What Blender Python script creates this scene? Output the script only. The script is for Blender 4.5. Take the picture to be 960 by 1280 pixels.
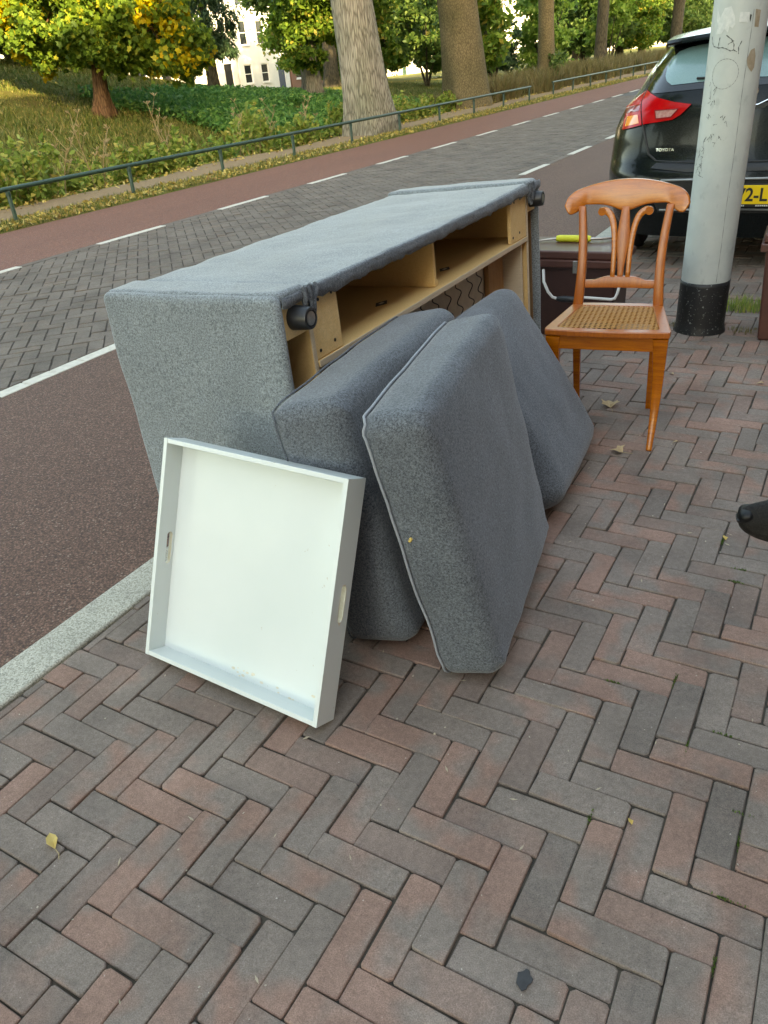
import bpy, bmesh, math, random
import numpy as np
from mathutils import Vector, Matrix, noise as mnoise

for o in list(bpy.data.objects): bpy.data.objects.remove(o)
S = bpy.context.scene
COL = S.collection
rng = np.random.default_rng(7)
random.seed(7)

# ------------------------------------------------------------------ camera
CAM = np.array((0.40064, -0.75386, 1.40592))
CAMROWS = [[0.866629, 0.491749, -0.084479], [0.183737, -0.471939, -0.862273], [-0.463891, 0.731749, -0.499348]]
ROT = np.array(CAMROWS)
FPX = 965.377                      # focal length in pixels of a 960 x 1280 picture
cd = bpy.data.cameras.new('camera')
cam = bpy.data.objects.new('camera', cd); COL.objects.link(cam)
cd.sensor_fit = 'VERTICAL'; cd.sensor_height = 36.0; cd.lens = FPX / 1280 * 36.0
cd.clip_start = 0.05; cd.clip_end = 3000
m = Matrix.Identity(4)
for i in range(3):
    m[i][0] = ROT[0][i]; m[i][1] = -ROT[1][i]; m[i][2] = -ROT[2][i]; m[i][3] = CAM[i]
cam.matrix_world = m
S.camera = cam
S.render.resolution_x = 768; S.render.resolution_y = 1024

# ------------------------------------------------------------------ light
SUN_EL = math.radians(20.0); SUN_AZ = math.radians(127.0)     # azimuth from +Y towards +X
w = bpy.data.worlds.new('World'); S.world = w; w.use_nodes = True
nt = w.node_tree
sky = nt.nodes.new('ShaderNodeTexSky'); sky.sky_type = 'NISHITA'; sky.sun_disc = False
sky.sun_elevation = SUN_EL; sky.sun_rotation = SUN_AZ; sky.air_density = 1.0; sky.dust_density = 2.0; sky.ozone_density = 1.0
bg = nt.nodes['Background']; bg.inputs['Strength'].default_value = 0.15
nt.links.new(sky.outputs[0], bg.inputs[0])
sl = bpy.data.lights.new('sun', 'SUN'); sl.energy = 2.1; sl.angle = math.radians(0.55); sl.color = (1.0, 0.86, 0.62)
sun = bpy.data.objects.new('sun', sl); COL.objects.link(sun)
sd = Vector((math.sin(SUN_AZ) * math.cos(SUN_EL), math.cos(SUN_AZ) * math.cos(SUN_EL), math.sin(SUN_EL)))
sun.rotation_euler = sd.to_track_quat('Z', 'Y').to_euler()
sun.location = (10, -8, 30)
S.view_settings.view_transform = 'Standard'; S.view_settings.look = 'None'
S.view_settings.exposure = 3.12; S.view_settings.gamma = 1.0
S.view_settings.use_curve_mapping = False
S.view_settings.use_white_balance = True; S.view_settings.white_balance_temperature = 9600; S.view_settings.white_balance_tint = 6.0

# ------------------------------------------------------------------ helpers
def project(P):
    q = ROT @ (np.asarray(P, float) - CAM)
    if q[2] < 0.05: return None
    return q[0] / q[2] * FPX + 480, q[1] / q[2] * FPX + 640, q[2]

def mk(name, verts, faces, mt=None, parent=None, smooth=False):
    me = bpy.data.meshes.new(name)
    me.from_pydata([tuple(v) for v in verts], [], faces)
    me.validate(); me.update()
    return mo(name, me, mt, parent, smooth)

ROOTM = {}
def mo(name, me, mt=None, parent=None, smooth=False):
    o = bpy.data.objects.new(name, me); COL.objects.link(o)
    if mt is not None and not me.materials: me.materials.append(mt)
    if smooth:
        me.polygons.foreach_set('use_smooth', [True] * len(me.polygons))
    if parent is not None: put(o, parent)
    return o

def put(o, parent):
    o.parent = parent
    top = parent
    while top.parent is not None: top = top.parent
    o.matrix_parent_inverse = ROOTM[parent.name].inverted() if parent.name in ROOTM else Matrix.Identity(4)

def tag(o, label=None, cat=None, group=None, kind=None):
    if label: o['label'] = label
    if cat: o['category'] = cat
    if group: o['group'] = group
    if kind: o['kind'] = kind
    return o

def thing(name, label, cat, loc=(0, 0, 0), rz=0.0, group=None):
    o = bpy.data.objects.new(name, None); COL.objects.link(o)
    o.empty_display_size = 0.1
    o.location = loc; o.rotation_euler = (0, 0, rz)
    ROOTM[o.name] = Matrix.Translation(loc) @ Matrix.Rotation(rz, 4, 'Z')
    return tag(o, label, cat, group)

def world_thing(name, label, cat, loc, group=None):
    """Empty at loc whose parts are written in world coordinates."""
    return thing(name, label, cat, loc, 0.0, group)

def local_thing(name, label, cat, loc, rz=0.0, group=None):
    """Empty at loc whose parts are written in its own coordinates."""
    o = thing(name, label, cat, loc, rz, group); ROOTM.pop(o.name); return o

class MB:
    def __init__(s): s.v = []; s.f = []
    def add(s, v, f):
        n = len(s.v); s.v += [tuple(p) for p in v]; s.f += [tuple(i + n for i in q) for q in f]; return s
    def box(s, lo, hi, fn=None):
        v = [(x, y, z) for x in (lo[0], hi[0]) for y in (lo[1], hi[1]) for z in (lo[2], hi[2])]
        if fn: v = [fn(*p) for p in v]
        return s.add(v, [(0, 1, 3, 2), (4, 6, 7, 5), (0, 4, 5, 1), (2, 3, 7, 6), (0, 2, 6, 4), (1, 5, 7, 3)])
    def tube(s, pts, r, n=10, caps=True, sq=None):
        P = [Vector(p) for p in pts]; R = r if hasattr(r, '__len__') else [r] * len(P)
        t0 = (P[1] - P[0]).normalized()
        a = t0.orthogonal().normalized()
        rings = []
        for i, p in enumerate(P):
            t = (P[min(i + 1, len(P) - 1)] - P[max(i - 1, 0)]).normalized()
            a = (a - t * a.dot(t)).normalized(); b = t.cross(a)
            rings.append([p + (a * math.cos(2 * math.pi * k / n) + b * math.sin(2 * math.pi * k / n)) * R[i] for k in range(n)])
        base = len(s.v)
        v = [q for rg in rings for q in rg]; f = []
        for i in range(len(P) - 1):
            for k in range(n):
                f.append((i * n + k, i * n + (k + 1) % n, (i + 1) * n + (k + 1) % n, (i + 1) * n + k))
        if caps:
            f.append(tuple(range(n - 1, -1, -1))); f.append(tuple((len(P) - 1) * n + k for k in range(n)))
        return s.add(v, f)
    def sweep(s, pts, wd, side):
        """rectangular section along pts; side(i) gives the width direction"""
        P = [Vector(p) for p in pts]; v = []; f = []
        for i, p in enumerate(P):
            t = (P[min(i + 1, len(P) - 1)] - P[max(i - 1, 0)]).normalized()
            a = Vector(side(i) if callable(side) else side); a = (a - t * a.dot(t)).normalized(); b = t.cross(a)
            hw, hd = wd[i][0] / 2, wd[i][1] / 2
            for sx, sy in ((-1, -1), (1, -1), (1, 1), (-1, 1)): v.append(p + a * hw * sx + b * hd * sy)
        for i in range(len(P) - 1):
            for k in range(4): f.append((i * 4 + k, i * 4 + (k + 1) % 4, i * 4 + 4 + (k + 1) % 4, i * 4 + 4 + k))
        n = len(P) * 4
        f.append((3, 2, 1, 0)); f.append((n - 4, n - 3, n - 2, n - 1))
        return s.add(v, f)
    def lathe(s, prof, n=24, M=None):
        """prof: list of (r, h) along local z"""
        v = []; f = []
        for r, h in prof:
            for k in range(n):
                p = Vector((r * math.cos(2 * math.pi * k / n), r * math.sin(2 * math.pi * k / n), h))
                v.append(M @ p if M else p)
        for i in range(len(prof) - 1):
            for k in range(n): f.append((i * n + k, i * n + (k + 1) % n, (i + 1) * n + (k + 1) % n, (i + 1) * n + k))
        f.append(tuple(range(n - 1, -1, -1))); f.append(tuple((len(prof) - 1) * n + k for k in range(n)))
        return s.add(v, f)
    def prism(s, poly, t0, t1, fn):
        """poly in 2D; fn(a, b, t) maps to 3D"""
        n = len(poly)
        v = [fn(a, b, t0) for a, b in poly] + [fn(a, b, t1) for a, b in poly]
        f = [tuple(range(n - 1, -1, -1)), tuple(range(n, 2 * n))] + [(k, (k + 1) % n, n + (k + 1) % n, n + k) for k in range(n)]
        return s.add(v, f)
    def build(s, name, mt, parent=None, smooth=False, bevel=0.0, seg=2, ang=35):
        me = bpy.data.meshes.new(name)
        me.from_pydata([tuple(p) for p in s.v], [], s.f)
        bm = bmesh.new(); bm.from_mesh(me)
        bmesh.ops.remove_doubles(bm, verts=bm.verts, dist=1e-6)
        bmesh.ops.recalc_face_normals(bm, faces=bm.faces)
        if bevel > 0:
            ed = [e for e in bm.edges if len(e.link_faces) == 2 and e.calc_face_angle(0) > math.radians(ang)]
            bmesh.ops.bevel(bm, geom=ed, offset=bevel, segments=seg, profile=0.5, affect='EDGES', clamp_overlap=True)
        bm.to_mesh(me); bm.free(); me.update()
        o = mo(name, me, mt, parent, smooth)
        if smooth:
            try: me.set_sharp_from_angle(angle=math.radians(40))
            except Exception: pass
        return o

def rb(lo, hi, r, n=(6, 6, 6), fn=None, edge=4):
    """rounded box as an even grid; fn maps points"""
    ax = []
    for i in range(3):
        rr = min(r, (hi[i] - lo[i]) / 2 - 1e-5)
        a = list(np.linspace(lo[i], lo[i] + rr, edge)[:-1]) + list(np.linspace(lo[i] + rr, hi[i] - rr, n[i])) + list(np.linspace(hi[i] - rr, hi[i], edge)[1:])
        ax.append(a)
    idx = {}; V = []; F = []
    N = [len(a) for a in ax]
    rr = [min(r, (hi[i] - lo[i]) / 2 - 1e-5) for i in range(3)]
    def vid(i, j, k):
        if (i, j, k) not in idx:
            p = np.array((ax[0][i], ax[1][j], ax[2][k]))
            c = np.array([min(max(p[q], lo[q] + rr[q]), hi[q] - rr[q]) for q in range(3)])
            d = p - c; mx = np.abs(d / np.array(rr)).max(); L = np.linalg.norm(d / np.array(rr))
            if L > 1e-9: p = c + d * (mx / L)
            idx[(i, j, k)] = len(V); V.append(p)
        return idx[(i, j, k)]
    for a, b, c in ((0, 1, 2), (1, 2, 0), (2, 0, 1)):
        for e in (0, N[c] - 1):
            for i in range(N[a] - 1):
                for j in range(N[b] - 1):
                    q = []
                    for di, dj in ((0, 0), (1, 0), (1, 1), (0, 1)):
                        t = [0, 0, 0]; t[a] = i + di; t[b] = j + dj; t[c] = e; q.append(vid(*t))
                    F.append(tuple(q) if e else tuple(q[::-1]))
    if fn: V = [fn(*p) for p in V]
    return V, F

def plate_holes(outer, holes, t0, t1, fn):
    """flat plate with holes; returns verts, faces"""
    bm = bmesh.new(); edges = []
    loops = [outer] + holes
    for lp in loops:
        vs = [bm.verts.new((a, b, 0)) for a, b in lp]
        for i in range(len(vs)): edges.append(bm.edges.new((vs[i], vs[(i + 1) % len(vs)])))
    bmesh.ops.triangle_fill(bm, use_beauty=True, use_dissolve=False, edges=edges)
    bm.verts.index_update()
    flat = [(v.co.x, v.co.y) for v in bm.verts]; tris = [tuple(v.index for v in f.verts) for f in bm.faces]
    n = len(flat); V = [fn(a, b, t0) for a, b in flat] + [fn(a, b, t1) for a, b in flat]
    F = [t[::-1] for t in tris] + [tuple(i + n for i in t) for t in tris]
    k = 0
    for lp in loops:
        m_ = len(lp)
        for i in range(m_): a, b = k + i, k + (i + 1) % m_; F.append((a, b, b + n, a + n))
        k += m_
    bm.free(); return V, F

# ------------------------------------------------------------------ materials
class NT:
    def __init__(s, name):
        s.m = bpy.data.materials.new(name); s.m.use_nodes = True; s.t = s.m.node_tree
        s.b = s.t.nodes['Principled BSDF']; s.out = s.t.nodes['Material Output']
    def n(s, typ, **k):
        q = s.t.nodes.new(typ)
        for a, b in k.items(): setattr(q, a, b)
        return q
    def l(s, a, b): s.t.links.new(a, b)
    def coord(s, kind='Object', scale=(1, 1, 1), rot=(0, 0, 0)):
        if kind == 'World': src = s.n('ShaderNodeNewGeometry').outputs['Position']
        else: src = s.n('ShaderNodeTexCoord').outputs[kind]
        mp = s.n('ShaderNodeMapping'); mp.inputs['Scale'].default_value = scale; mp.inputs['Rotation'].default_value = rot
        s.l(src, mp.inputs['Vector']); return mp.outputs[0]
    def noise(s, scale, detail=3, vec=None, rough=0.55, w=None, dist=0.0):
        q = s.n('ShaderNodeTexNoise'); q.inputs['Scale'].default_value = scale; q.inputs['Detail'].default_value = detail
        q.inputs['Roughness'].default_value = rough; q.inputs['Distortion'].default_value = dist
        if w is not None:
            q.noise_dimensions = '4D'; s.l(w, q.inputs['W'])
        if vec is not None: s.l(vec, q.inputs['Vector'])
        return q.outputs['Fac']
    def vor(s, scale, vec=None, feature='F1', out='Distance'):
        q = s.n('ShaderNodeTexVoronoi'); q.feature = feature; q.inputs['Scale'].default_value = scale
        if vec is not None: s.l(vec, q.inputs['Vector'])
        return q.outputs[out]
    def ramp(s, fac, stops):
        q = s.n('ShaderNodeValToRGB'); e = q.color_ramp.elements
        while len(e) < len(stops): e.new(0.5)
        for i, (p, c) in enumerate(stops):
            e[i].position = p; e[i].color = (*c, 1) if hasattr(c, '__len__') else (c, c, c, 1)
        s.l(fac, q.inputs[0]); return q.outputs[0]
    def mix(s, fac, a, b, mode='MIX'):
        q = s.n('ShaderNodeMix', data_type='RGBA', blend_type=mode)
        for i, x in ((0, fac), (6, a), (7, b)):
            if hasattr(x, 'is_linked'): s.l(x, q.inputs[i])
            elif i == 0: q.inputs[i].default_value = x
            else: q.inputs[i].default_value = (*x, 1)
        return q.outputs[2]
    def math(s, op, a, b=0.0, clamp=False):
        q = s.n('ShaderNodeMath', operation=op, use_clamp=clamp)
        for i, x in enumerate((a, b)):
            if hasattr(x, 'is_linked'): s.l(x, q.inputs[i])
            else: q.inputs[i].default_value = x
        return q.outputs[0]
    def bump(s, h, strength=0.3, dist=0.01, prev=None):
        q = s.n('ShaderNodeBump'); q.inputs['Strength'].default_value = strength; q.inputs['Distance'].default_value = dist
        s.l(h, q.inputs['Height'])
        if prev is not None: s.l(prev, q.inputs['Normal'])
        return q.outputs[0]
    def set(s, **k):
        nm = dict(col='Base Color', rough='Roughness', metal='Metallic', normal='Normal', coat='Coat Weight', coatr='Coat Roughness', spec='Specular IOR Level', sheen='Sheen Weight', sheenr='Sheen Roughness', trans='Transmission Weight', alpha='Alpha', emit='Emission Color', emits='Emission Strength', sss='Subsurface Weight')
        for a, x in k.items():
            i = s.b.inputs[nm[a]]
            if hasattr(x, 'is_linked'): s.l(x, i)
            elif hasattr(x, '__len__'): i.default_value = (*x, 1)
            else: i.default_value = x
        return s
    def rnd(s):
        """one random value for each object and each loose island"""
        a = s.n('ShaderNodeObjectInfo').outputs['Random']; b = s.n('ShaderNodeNewGeometry').outputs['Random Per Island']
        return s.math('FRACT', s.math('ADD', a, b))

def simple(name, c1, c2=None, scale=20, rough=0.6, bump=0.0, bdist=0.002, detail=4, kind='Object', **k):
    q = NT(name)
    if c2 is None: q.set(col=c1, rough=rough, **k)
    else:
        v = q.coord(kind); f = q.noise(scale, detail, v); q.set(col=q.mix(q.ramp(f, [(0.3, 0.0), (0.7, 1.0)]), c1, c2), rough=rough, **k)
        if bump: q.set(normal=q.bump(f, bump, bdist))
    return q.m

def m_brick(name, grey, red, dark, amount):
    q = NT(name); r = q.rnd(); v = q.coord('World'); w4 = q.math('MULTIPLY', r, 91.0)
    big = q.noise(8.5, 1.5, v, 0.5, w4)                      # flame patches inside one brick
    fac = q.math('ADD', big, q.math('MULTIPLY', q.math('SUBTRACT', r, 0.5), 0.30))
    c = q.mix(q.ramp(fac, [(0.475 - amount * 0.1, 0.0), (0.63 - amount * 0.1, 1.0)]), grey, red)
    r2 = q.math('FRACT', q.math('MULTIPLY', r, 17.3))
    c = q.mix(q.math('MULTIPLY', q.ramp(r2, [(0.45, 0.0), (1.0, 1.0)]), 0.75), c, dark)
    blot = q.noise(3.1, 4, v, 0.6)
    c = q.mix(1.0, c, q.ramp(blot, [(0.28, (0.70,) * 3), (0.72, (1.2,) * 3)]), 'MULTIPLY')
    fine = q.noise(420, 3, v, 0.7); mid = q.noise(70, 4, v, 0.65)
    c = q.mix(1.0, c, q.ramp(fine, [(0.25, (0.55,) * 3), (0.75, (1.42,) * 3)]), 'MULTIPLY')
    c = q.mix(1.0, c, q.ramp(mid, [(0.3, (0.84,) * 3), (0.7, (1.14,) * 3)]), 'MULTIPLY')
    sp = q.noise(140, 2, v, 0.5)
    c = q.mix(q.ramp(sp, [(0.755, 0.0), (0.79, 0.8)]), c, (0.55, 0.5, 0.43))
    c = q.mix(q.ramp(sp, [(0.20, 0.75), (0.25, 0.0)]), c, (0.03, 0.028, 0.026))
    q.set(col=c, rough=0.88, spec=0.2, normal=q.bump(mid, 0.35, 0.004, q.bump(fine, 0.35, 0.0015)))
    return q.m

def m_asphalt(name, c1, c2, stone):
    q = NT(name); v = q.coord('World')
    big = q.noise(0.9, 5, q.coord('World', (1.6, .35, 1)), 0.62); sp = q.vor(150, v, 'F1', 'Color'); sep = q.n('ShaderNodeSeparateColor'); q.l(sp, sep.inputs[0])
    d = q.vor(150, v)
    c = q.mix(q.ramp(big, [(0.35, 0.0), (0.65, 1.0)]), c1, c2)
    c = q.mix(1.0, c, q.ramp(sep.outputs[0], [(0.0, (0.55,) * 3), (0.6, (1.0,) * 3), (1.0, (1.45,) * 3)]), 'MULTIPLY')
    c = q.mix(q.ramp(sep.outputs[1], [(0.955, 0.0), (0.965, 0.8)]), c, stone)
    c = q.mix(q.ramp(d, [(0.35, 0.0), (0.75, 0.55)]), c, (0.012, 0.01, 0.01))
    q.set(col=c, rough=0.78, spec=0.35, normal=q.bump(d, -0.55, 0.004))
    return q.m

def m_fabric(name, lo, hi, scale=560, sheen=0.42, wrs=0.3):
    q = NT(name); v = q.coord('Object')
    a = q.noise(scale, 2, v, 0.7); b = q.noise(scale * 0.34, 3, v, 0.7); big = q.noise(5, 4, v)
    f = q.math('ADD', q.math('MULTIPLY', a, 0.5), q.math('MULTIPLY', b, 0.5))
    c = q.ramp(f, [(0.36, lo), (0.5, tuple((x + y) / 2 * 0.95 for x, y in zip(lo, hi))), (0.64, hi)])
    c = q.mix(1.0, c, q.ramp(big, [(0.3, (0.88,) * 3), (0.7, (1.1,) * 3)]), 'MULTIPLY')
    wr = q.noise(11, 3, v, 0.5, None, 0.6)
    q.set(col=c, rough=0.95, spec=0.15, sheen=sheen, sheenr=0.45, normal=q.bump(f, 0.5, 0.0018, q.bump(wr, wrs, 0.012)))
    return q.m

def m_wood(name, c1, c2, axis=(14, 1.2, 14), rough=0.35, coat=0.3, ring=6):
    q = NT(name); v = q.coord('Object', axis)
    n1 = q.noise(ring, 5, v, 0.6, None, 0.4); n2 = q.noise(ring * 9, 3, v, 0.6)
    c = q.mix(q.ramp(n1, [(0.3, 0.0), (0.7, 1.0)]), c1, c2)
    c = q.mix(1.0, c, q.ramp(n2, [(0.3, (0.86,) * 3), (0.7, (1.1,) * 3)]), 'MULTIPLY')
    q.set(col=c, rough=rough, coat=coat, coatr=0.25, normal=q.bump(n2, 0.08, 0.001))
    return q.m

def m_leaf(name, stops, trans=0.4, rough=0.55):
    q = NT(name); r = q.rnd(); c = q.ramp(r, stops)
    q.set(col=c, rough=rough, spec=0.3)
    tr = q.n('ShaderNodeBsdfTranslucent'); q.l(c, tr.inputs[0]); ms = q.n('ShaderNodeMixShader'); ms.inputs[0].default_value = trans
    q.l(q.b.outputs[0], ms.inputs[1]); q.l(tr.outputs[0], ms.inputs[2]); q.l(ms.outputs[0], q.out.inputs[0])
    return q.m

def m_bark(name, c1, c2, sc=(9, 9, 1.6), bump=0.9, bd=0.03):
    q = NT(name); v = q.coord('World', sc)
    a = q.vor(1.6, v, 'DISTANCE_TO_EDGE'); n1 = q.noise(2.2, 5, v, 0.65, None, 0.5); n2 = q.noise(1.1, 3, q.coord('World'))
    h = q.math('ADD', q.math('MULTIPLY', q.math('MINIMUM', a, 0.25), 2.0), n1)
    c = q.mix(q.ramp(h, [(0.4, 0.0), (0.95, 1.0)]), c1, c2)
    c = q.mix(1.0, c, q.ramp(n2, [(0.3, (0.72, 0.78, 0.7)), (0.7, (1.15,) * 3)]), 'MULTIPLY')
    q.set(col=c, rough=0.9, spec=0.2, normal=q.bump(h, bump, bd)); return q.m

M = {}
M['brick'] = m_brick('paving brick', (0.228, 0.186, 0.158), (0.285, 0.180, 0.142), (0.180, 0.150, 0.130), 0.25)
M['roadbrick'] = m_brick('road brick', (0.170, 0.145, 0.124), (0.180, 0.144, 0.118), (0.145, 0.124, 0.106), -0.8)
M['joint'] = simple('joint sand', (0.016, 0.014, 0.011), (0.075, 0.060, 0.044), 14, 0.95, 0.6, 0.004, kind='World')
M['asphalt'] = m_asphalt('red brown asphalt', (0.142, 0.074, 0.052), (0.166, 0.088, 0.062), (0.30, 0.20, 0.15))
M['asphalt2'] = m_asphalt('red cycle asphalt', (0.230, 0.092, 0.060), (0.255, 0.104, 0.066), (0.4, 0.3, 0.25))
M['whiteline'] = simple('white line block', (0.62, 0.60, 0.53), (0.48, 0.46, 0.40), 25, 0.7, 0.2, 0.002, kind='World')
M['fabric'] = m_fabric('grey melange fabric', (0.050, 0.062, 0.070), (0.365, 0.425, 0.455))
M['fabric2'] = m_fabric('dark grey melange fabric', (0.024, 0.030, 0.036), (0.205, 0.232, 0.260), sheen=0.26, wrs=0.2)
M['piping'] = simple('light grey piping', (0.32, 0.35, 0.38), (0.25, 0.28, 0.31), 60, 0.85)
M['ply'] = m_wood('birch plywood', (0.76, 0.52, 0.23), (0.82, 0.60, 0.31), (3, 9, 9), 0.6, 0.0, 3)
M['board'] = simple('chipboard', (0.70, 0.46, 0.19), (0.78, 0.54, 0.25), 180, 0.7, 0.2, 0.001)
M['plyedge'] = m_wood('plywood edge', (0.52, 0.42, 0.30), (0.66, 0.56, 0.42), (2, 1, 90), 0.75, 0.0, 6)
M['lining'] = simple('pale spring lining', (0.62, 0.59, 0.51), (0.52, 0.50, 0.44), 30, 0.95)  # pale cloth, coloured lighter to stand for backlight behind the springs
M['blackplastic'] = simple('black plastic', (0.014, 0.015, 0.017), (0.022, 0.023, 0.025), 40, 0.38)
M['steel'] = simple('dull steel', (0.42, 0.40, 0.37), (0.30, 0.29, 0.27), 90, 0.4, metal=0.9)
M['springwire'] = simple('dark spring wire', (0.035, 0.034, 0.033), None, rough=0.45, metal=0.6)
M['sticker'] = simple('black sticker', (0.012, 0.012, 0.013), None, rough=0.5)
q = NT('white tray paint'); v = q.coord('Object'); a = q.noise(3, 3, v); b = q.noise(120, 3, v); cch = q.noise(34, 4, v, 0.7)
q.set(col=q.mix(q.ramp(cch, [(0.70, 0.0), (0.72, 0.6)]), q.ramp(a, [(0.3, (0.63, 0.70, 0.69)), (0.7, (0.68, 0.74, 0.73))]), (0.45, 0.40, 0.32)), rough=0.32, coat=0.15, normal=q.bump(b, 0.05, 0.001)); M['traywhite'] = q.m
M['chip'] = simple('bare chipped wood', (0.62, 0.57, 0.44), (0.72, 0.68, 0.56), 120, 0.8)
M['wood'] = m_wood('honey stained wood', (0.36, 0.082, 0.002), (0.54, 0.150, 0.004), (3, 30, 30), 0.24, 0.4, 3)
M['woodred'] = m_wood('worn reddish wood', (0.35, 0.078, 0.006), (0.47, 0.125, 0.012), (30, 30, 3), 0.33, 0.3, 3)
M['cane'] = simple('woven cane', (0.48, 0.22, 0.06), (0.62, 0.34, 0.11), 90, 0.5)
M['leafyellow'] = m_leaf('fallen yellow leaf', [(0.0, (0.62, 0.42, 0.10)), (0.5, (0.70, 0.55, 0.22)), (1.0, (0.42, 0.28, 0.12))], 0.25)
M['rustpaint'] = simple('maroon painted metal', (0.072, 0.026, 0.020), (0.095, 0.035, 0.026), 18, 0.42, 0.1, 0.002, coat=0.1)
M['rustdark'] = simple('dark maroon metal', (0.040, 0.014, 0.012), (0.052, 0.020, 0.016), 18, 0.5)
M['neon'] = simple('yellow rubber', (0.72, 0.70, 0.05), (0.60, 0.60, 0.04), 30, 0.55)
M['whitewire'] = simple('white coated wire', (0.66, 0.66, 0.64), None, rough=0.4)
M['fencegreen'] = simple('dark green fence paint', (0.016, 0.050, 0.038), (0.026, 0.068, 0.052), 30, 0.42, 0.05, 0.001)

# ================================================================== the setting
W = 0.07
ZR = -0.08
XK0, XK1 = -1.51, -1.362            # kerb
def sheet(name, x0, x1, y0, y1, z, mt, kind='structure', parent=None, nx=1, ny=1):
    v = [(x0 + (x1 - x0) * i / nx, y0 + (y1 - y0) * j / ny, z) for j in range(ny + 1) for i in range(nx + 1)]
    f = [(j * (nx + 1) + i, j * (nx + 1) + i + 1, (j + 1) * (nx + 1) + i + 1, (j + 1) * (nx + 1) + i) for j in range(ny) for i in range(nx)]
    o = mk(name, v, f, mt, parent)
    if kind: o['kind'] = kind
    return o

q = NT('wide ground'); v = q.coord('World'); q.set(col=q.mix(q.noise(0.3, 4, v), (0.05, 0.06, 0.03), (0.09, 0.08, 0.05)), rough=0.95)
sheet('ground', -1500, 1500, -1500, 1500, -1.6, q.m)
sidewalk = sheet('sidewalk', XK1 + 0.002, 8.2, -40, 90, -0.007, M['joint'])
road = sheet('brick_roadway', -7.12, -3.74, -60, 200, ZR - 0.006, M['joint'])
sheet('near_lane', -3.742, XK0 + 0.02, -60, 200, ZR, M['asphalt'])
sheet('cycle_path', -9.30, -7.118, -60, 200, ZR, M['asphalt2'])

# ---- brick pieces
def brick_mesh(w_, l_, h=0.05, seed=0, bev=0.004):
    """brick lying along local y, top at z = 0, w_ x l_"""
    r = random.Random(seed)
    jx = lambda s: r.uniform(-s, s)
    cr = [(-w_ / 2 + jx(.0012), -l_ / 2 + jx(.002)), (w_ / 2 + jx(.0012), -l_ / 2 + jx(.002)), (w_ / 2 + jx(.0012), l_ / 2 + jx(.002)), (-w_ / 2 + jx(.0012), l_ / 2 + jx(.002))]
    # chamfered corners -> 8-gon outline
    out = []
    for i in range(4):
        p = Vector(cr[i]); a = Vector(cr[i - 1]); b = Vector(cr[(i + 1) % 4]); c = r.uniform(.0015, .006) if r.random() > .07 else r.uniform(.006, .011)
        out.append(p + (a - p).normalized() * c); out.append(p + (b - p).normalized() * c)
    cen = Vector((0, 0))
    def ring(ins, z): return [((p.x - math.copysign(ins, p.x)), (p.y - math.copysign(ins, p.y)), z) for p in out]
    v = ring(bev * .62, 0) + ring(bev * .12, -bev * .55) + ring(0, -bev * 2.4)
    n = 8; f = [tuple(range(n))]
    for k in range(2):
        for i in range(n): f.append((k * n + i, (k + 1) * n + i, (k + 1) * n + (i + 1) % n, k * n + (i + 1) % n))
    return v, f

def herring(L, cw, x0, x1, y0, y1, rect_only=None):
    """cells (xa, ya, xb, yb, along) of a herringbone of L:1 bricks, clipped to the rectangle"""
    out = []
    k0, k1 = int(x0 / cw) - L - 1, int(x1 / cw) + L + 1
    for k in range(k0, k1 + 1):
        j0 = int((y0 / cw - k) / (2 * L)) - 2; j1 = int((y1 / cw - k) / (2 * L)) + 2
        for j in range(j0, j1 + 1):
            a = k + 2 * L * j
            for (xa, ya, xb, yb, al) in ((k, a, k + 1, a + L, 1), (k - (L - 1), a + L, k + 1, a + L + 1, 0)):
                xa, xb, ya, yb = xa * cw, xb * cw, ya * cw, yb * cw
                xa2, xb2, ya2, yb2 = max(xa, x0), min(xb, x1), max(ya, y0), min(yb, y1)
                if xb2 - xa2 > 0.02 and yb2 - ya2 > 0.02: out.append((xa2, ya2, xb2, yb2, al))
    return out

def lay(cells, gap, mt, parent, zt, ntop, name, stuffname, jit=0.0012, hidden=lambda x, y: False, dz=0.0018):
    info = []
    for c in cells:
        x, y = (c[0] + c[2]) / 2, (c[1] + c[3]) / 2
        p = project((x, y, zt)); score = 0
        if p and -25 < p[0] < 985 and -25 < p[1] < 1305 and not hidden(x, y): score = 1 / p[2] ** 3 * (c[2] - c[0]) * (c[3] - c[1])
        info.append((score, c))
    info.sort(key=lambda t: -t[0])
    cache = {}; sv = []; sf = []
    for i, (sc, c) in enumerate(info):
        wx, wy = c[2] - c[0] - gap, c[3] - c[1] - gap
        al = wy >= wx
        w_, l_ = (wx, wy) if al else (wy, wx)
        x, y = (c[0] + c[2]) / 2 + random.gauss(0, jit), (c[1] + c[3]) / 2 + random.gauss(0, jit)
        rz = (0 if al else -math.pi / 2) + random.gauss(0, 0.008); rx, ry_ = random.gauss(0, 0.007), random.gauss(0, 0.012)
        z = zt + random.gauss(0, dz)
        var = random.randrange(9); key = (round(w_, 4), round(l_, 4), var)
        if key not in cache: cache[key] = brick_mesh(w_, l_, seed=hash(key) & 0xffff)
        mv, mf = cache[key]
        if i < ntop and sc > 0:
            mkey = ('m',) + key
            if mkey not in cache:
                me = bpy.data.meshes.new(name); me.from_pydata(mv, [], mf); me.materials.append(mt); cache[mkey] = me
            o = bpy.data.objects.new(name, cache[mkey]); COL.objects.link(o)
            o.location = (x, y, z); o.rotation_euler = (rx, ry_, rz); o.parent = parent
        else:
            ca, sa = math.cos(rz), math.sin(rz); n = len(sv)
            sv += [(x + a * ca - b * sa, y + a * sa + b * ca, z + h + a * -ry_ + b * rx) for a, b, h in mv]
            sf += [tuple(t + n for t in f) for f in mf]
    if sv:
        o = mk(stuffname, sv, sf, mt, parent); o['kind'] = 'stuff'

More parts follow.
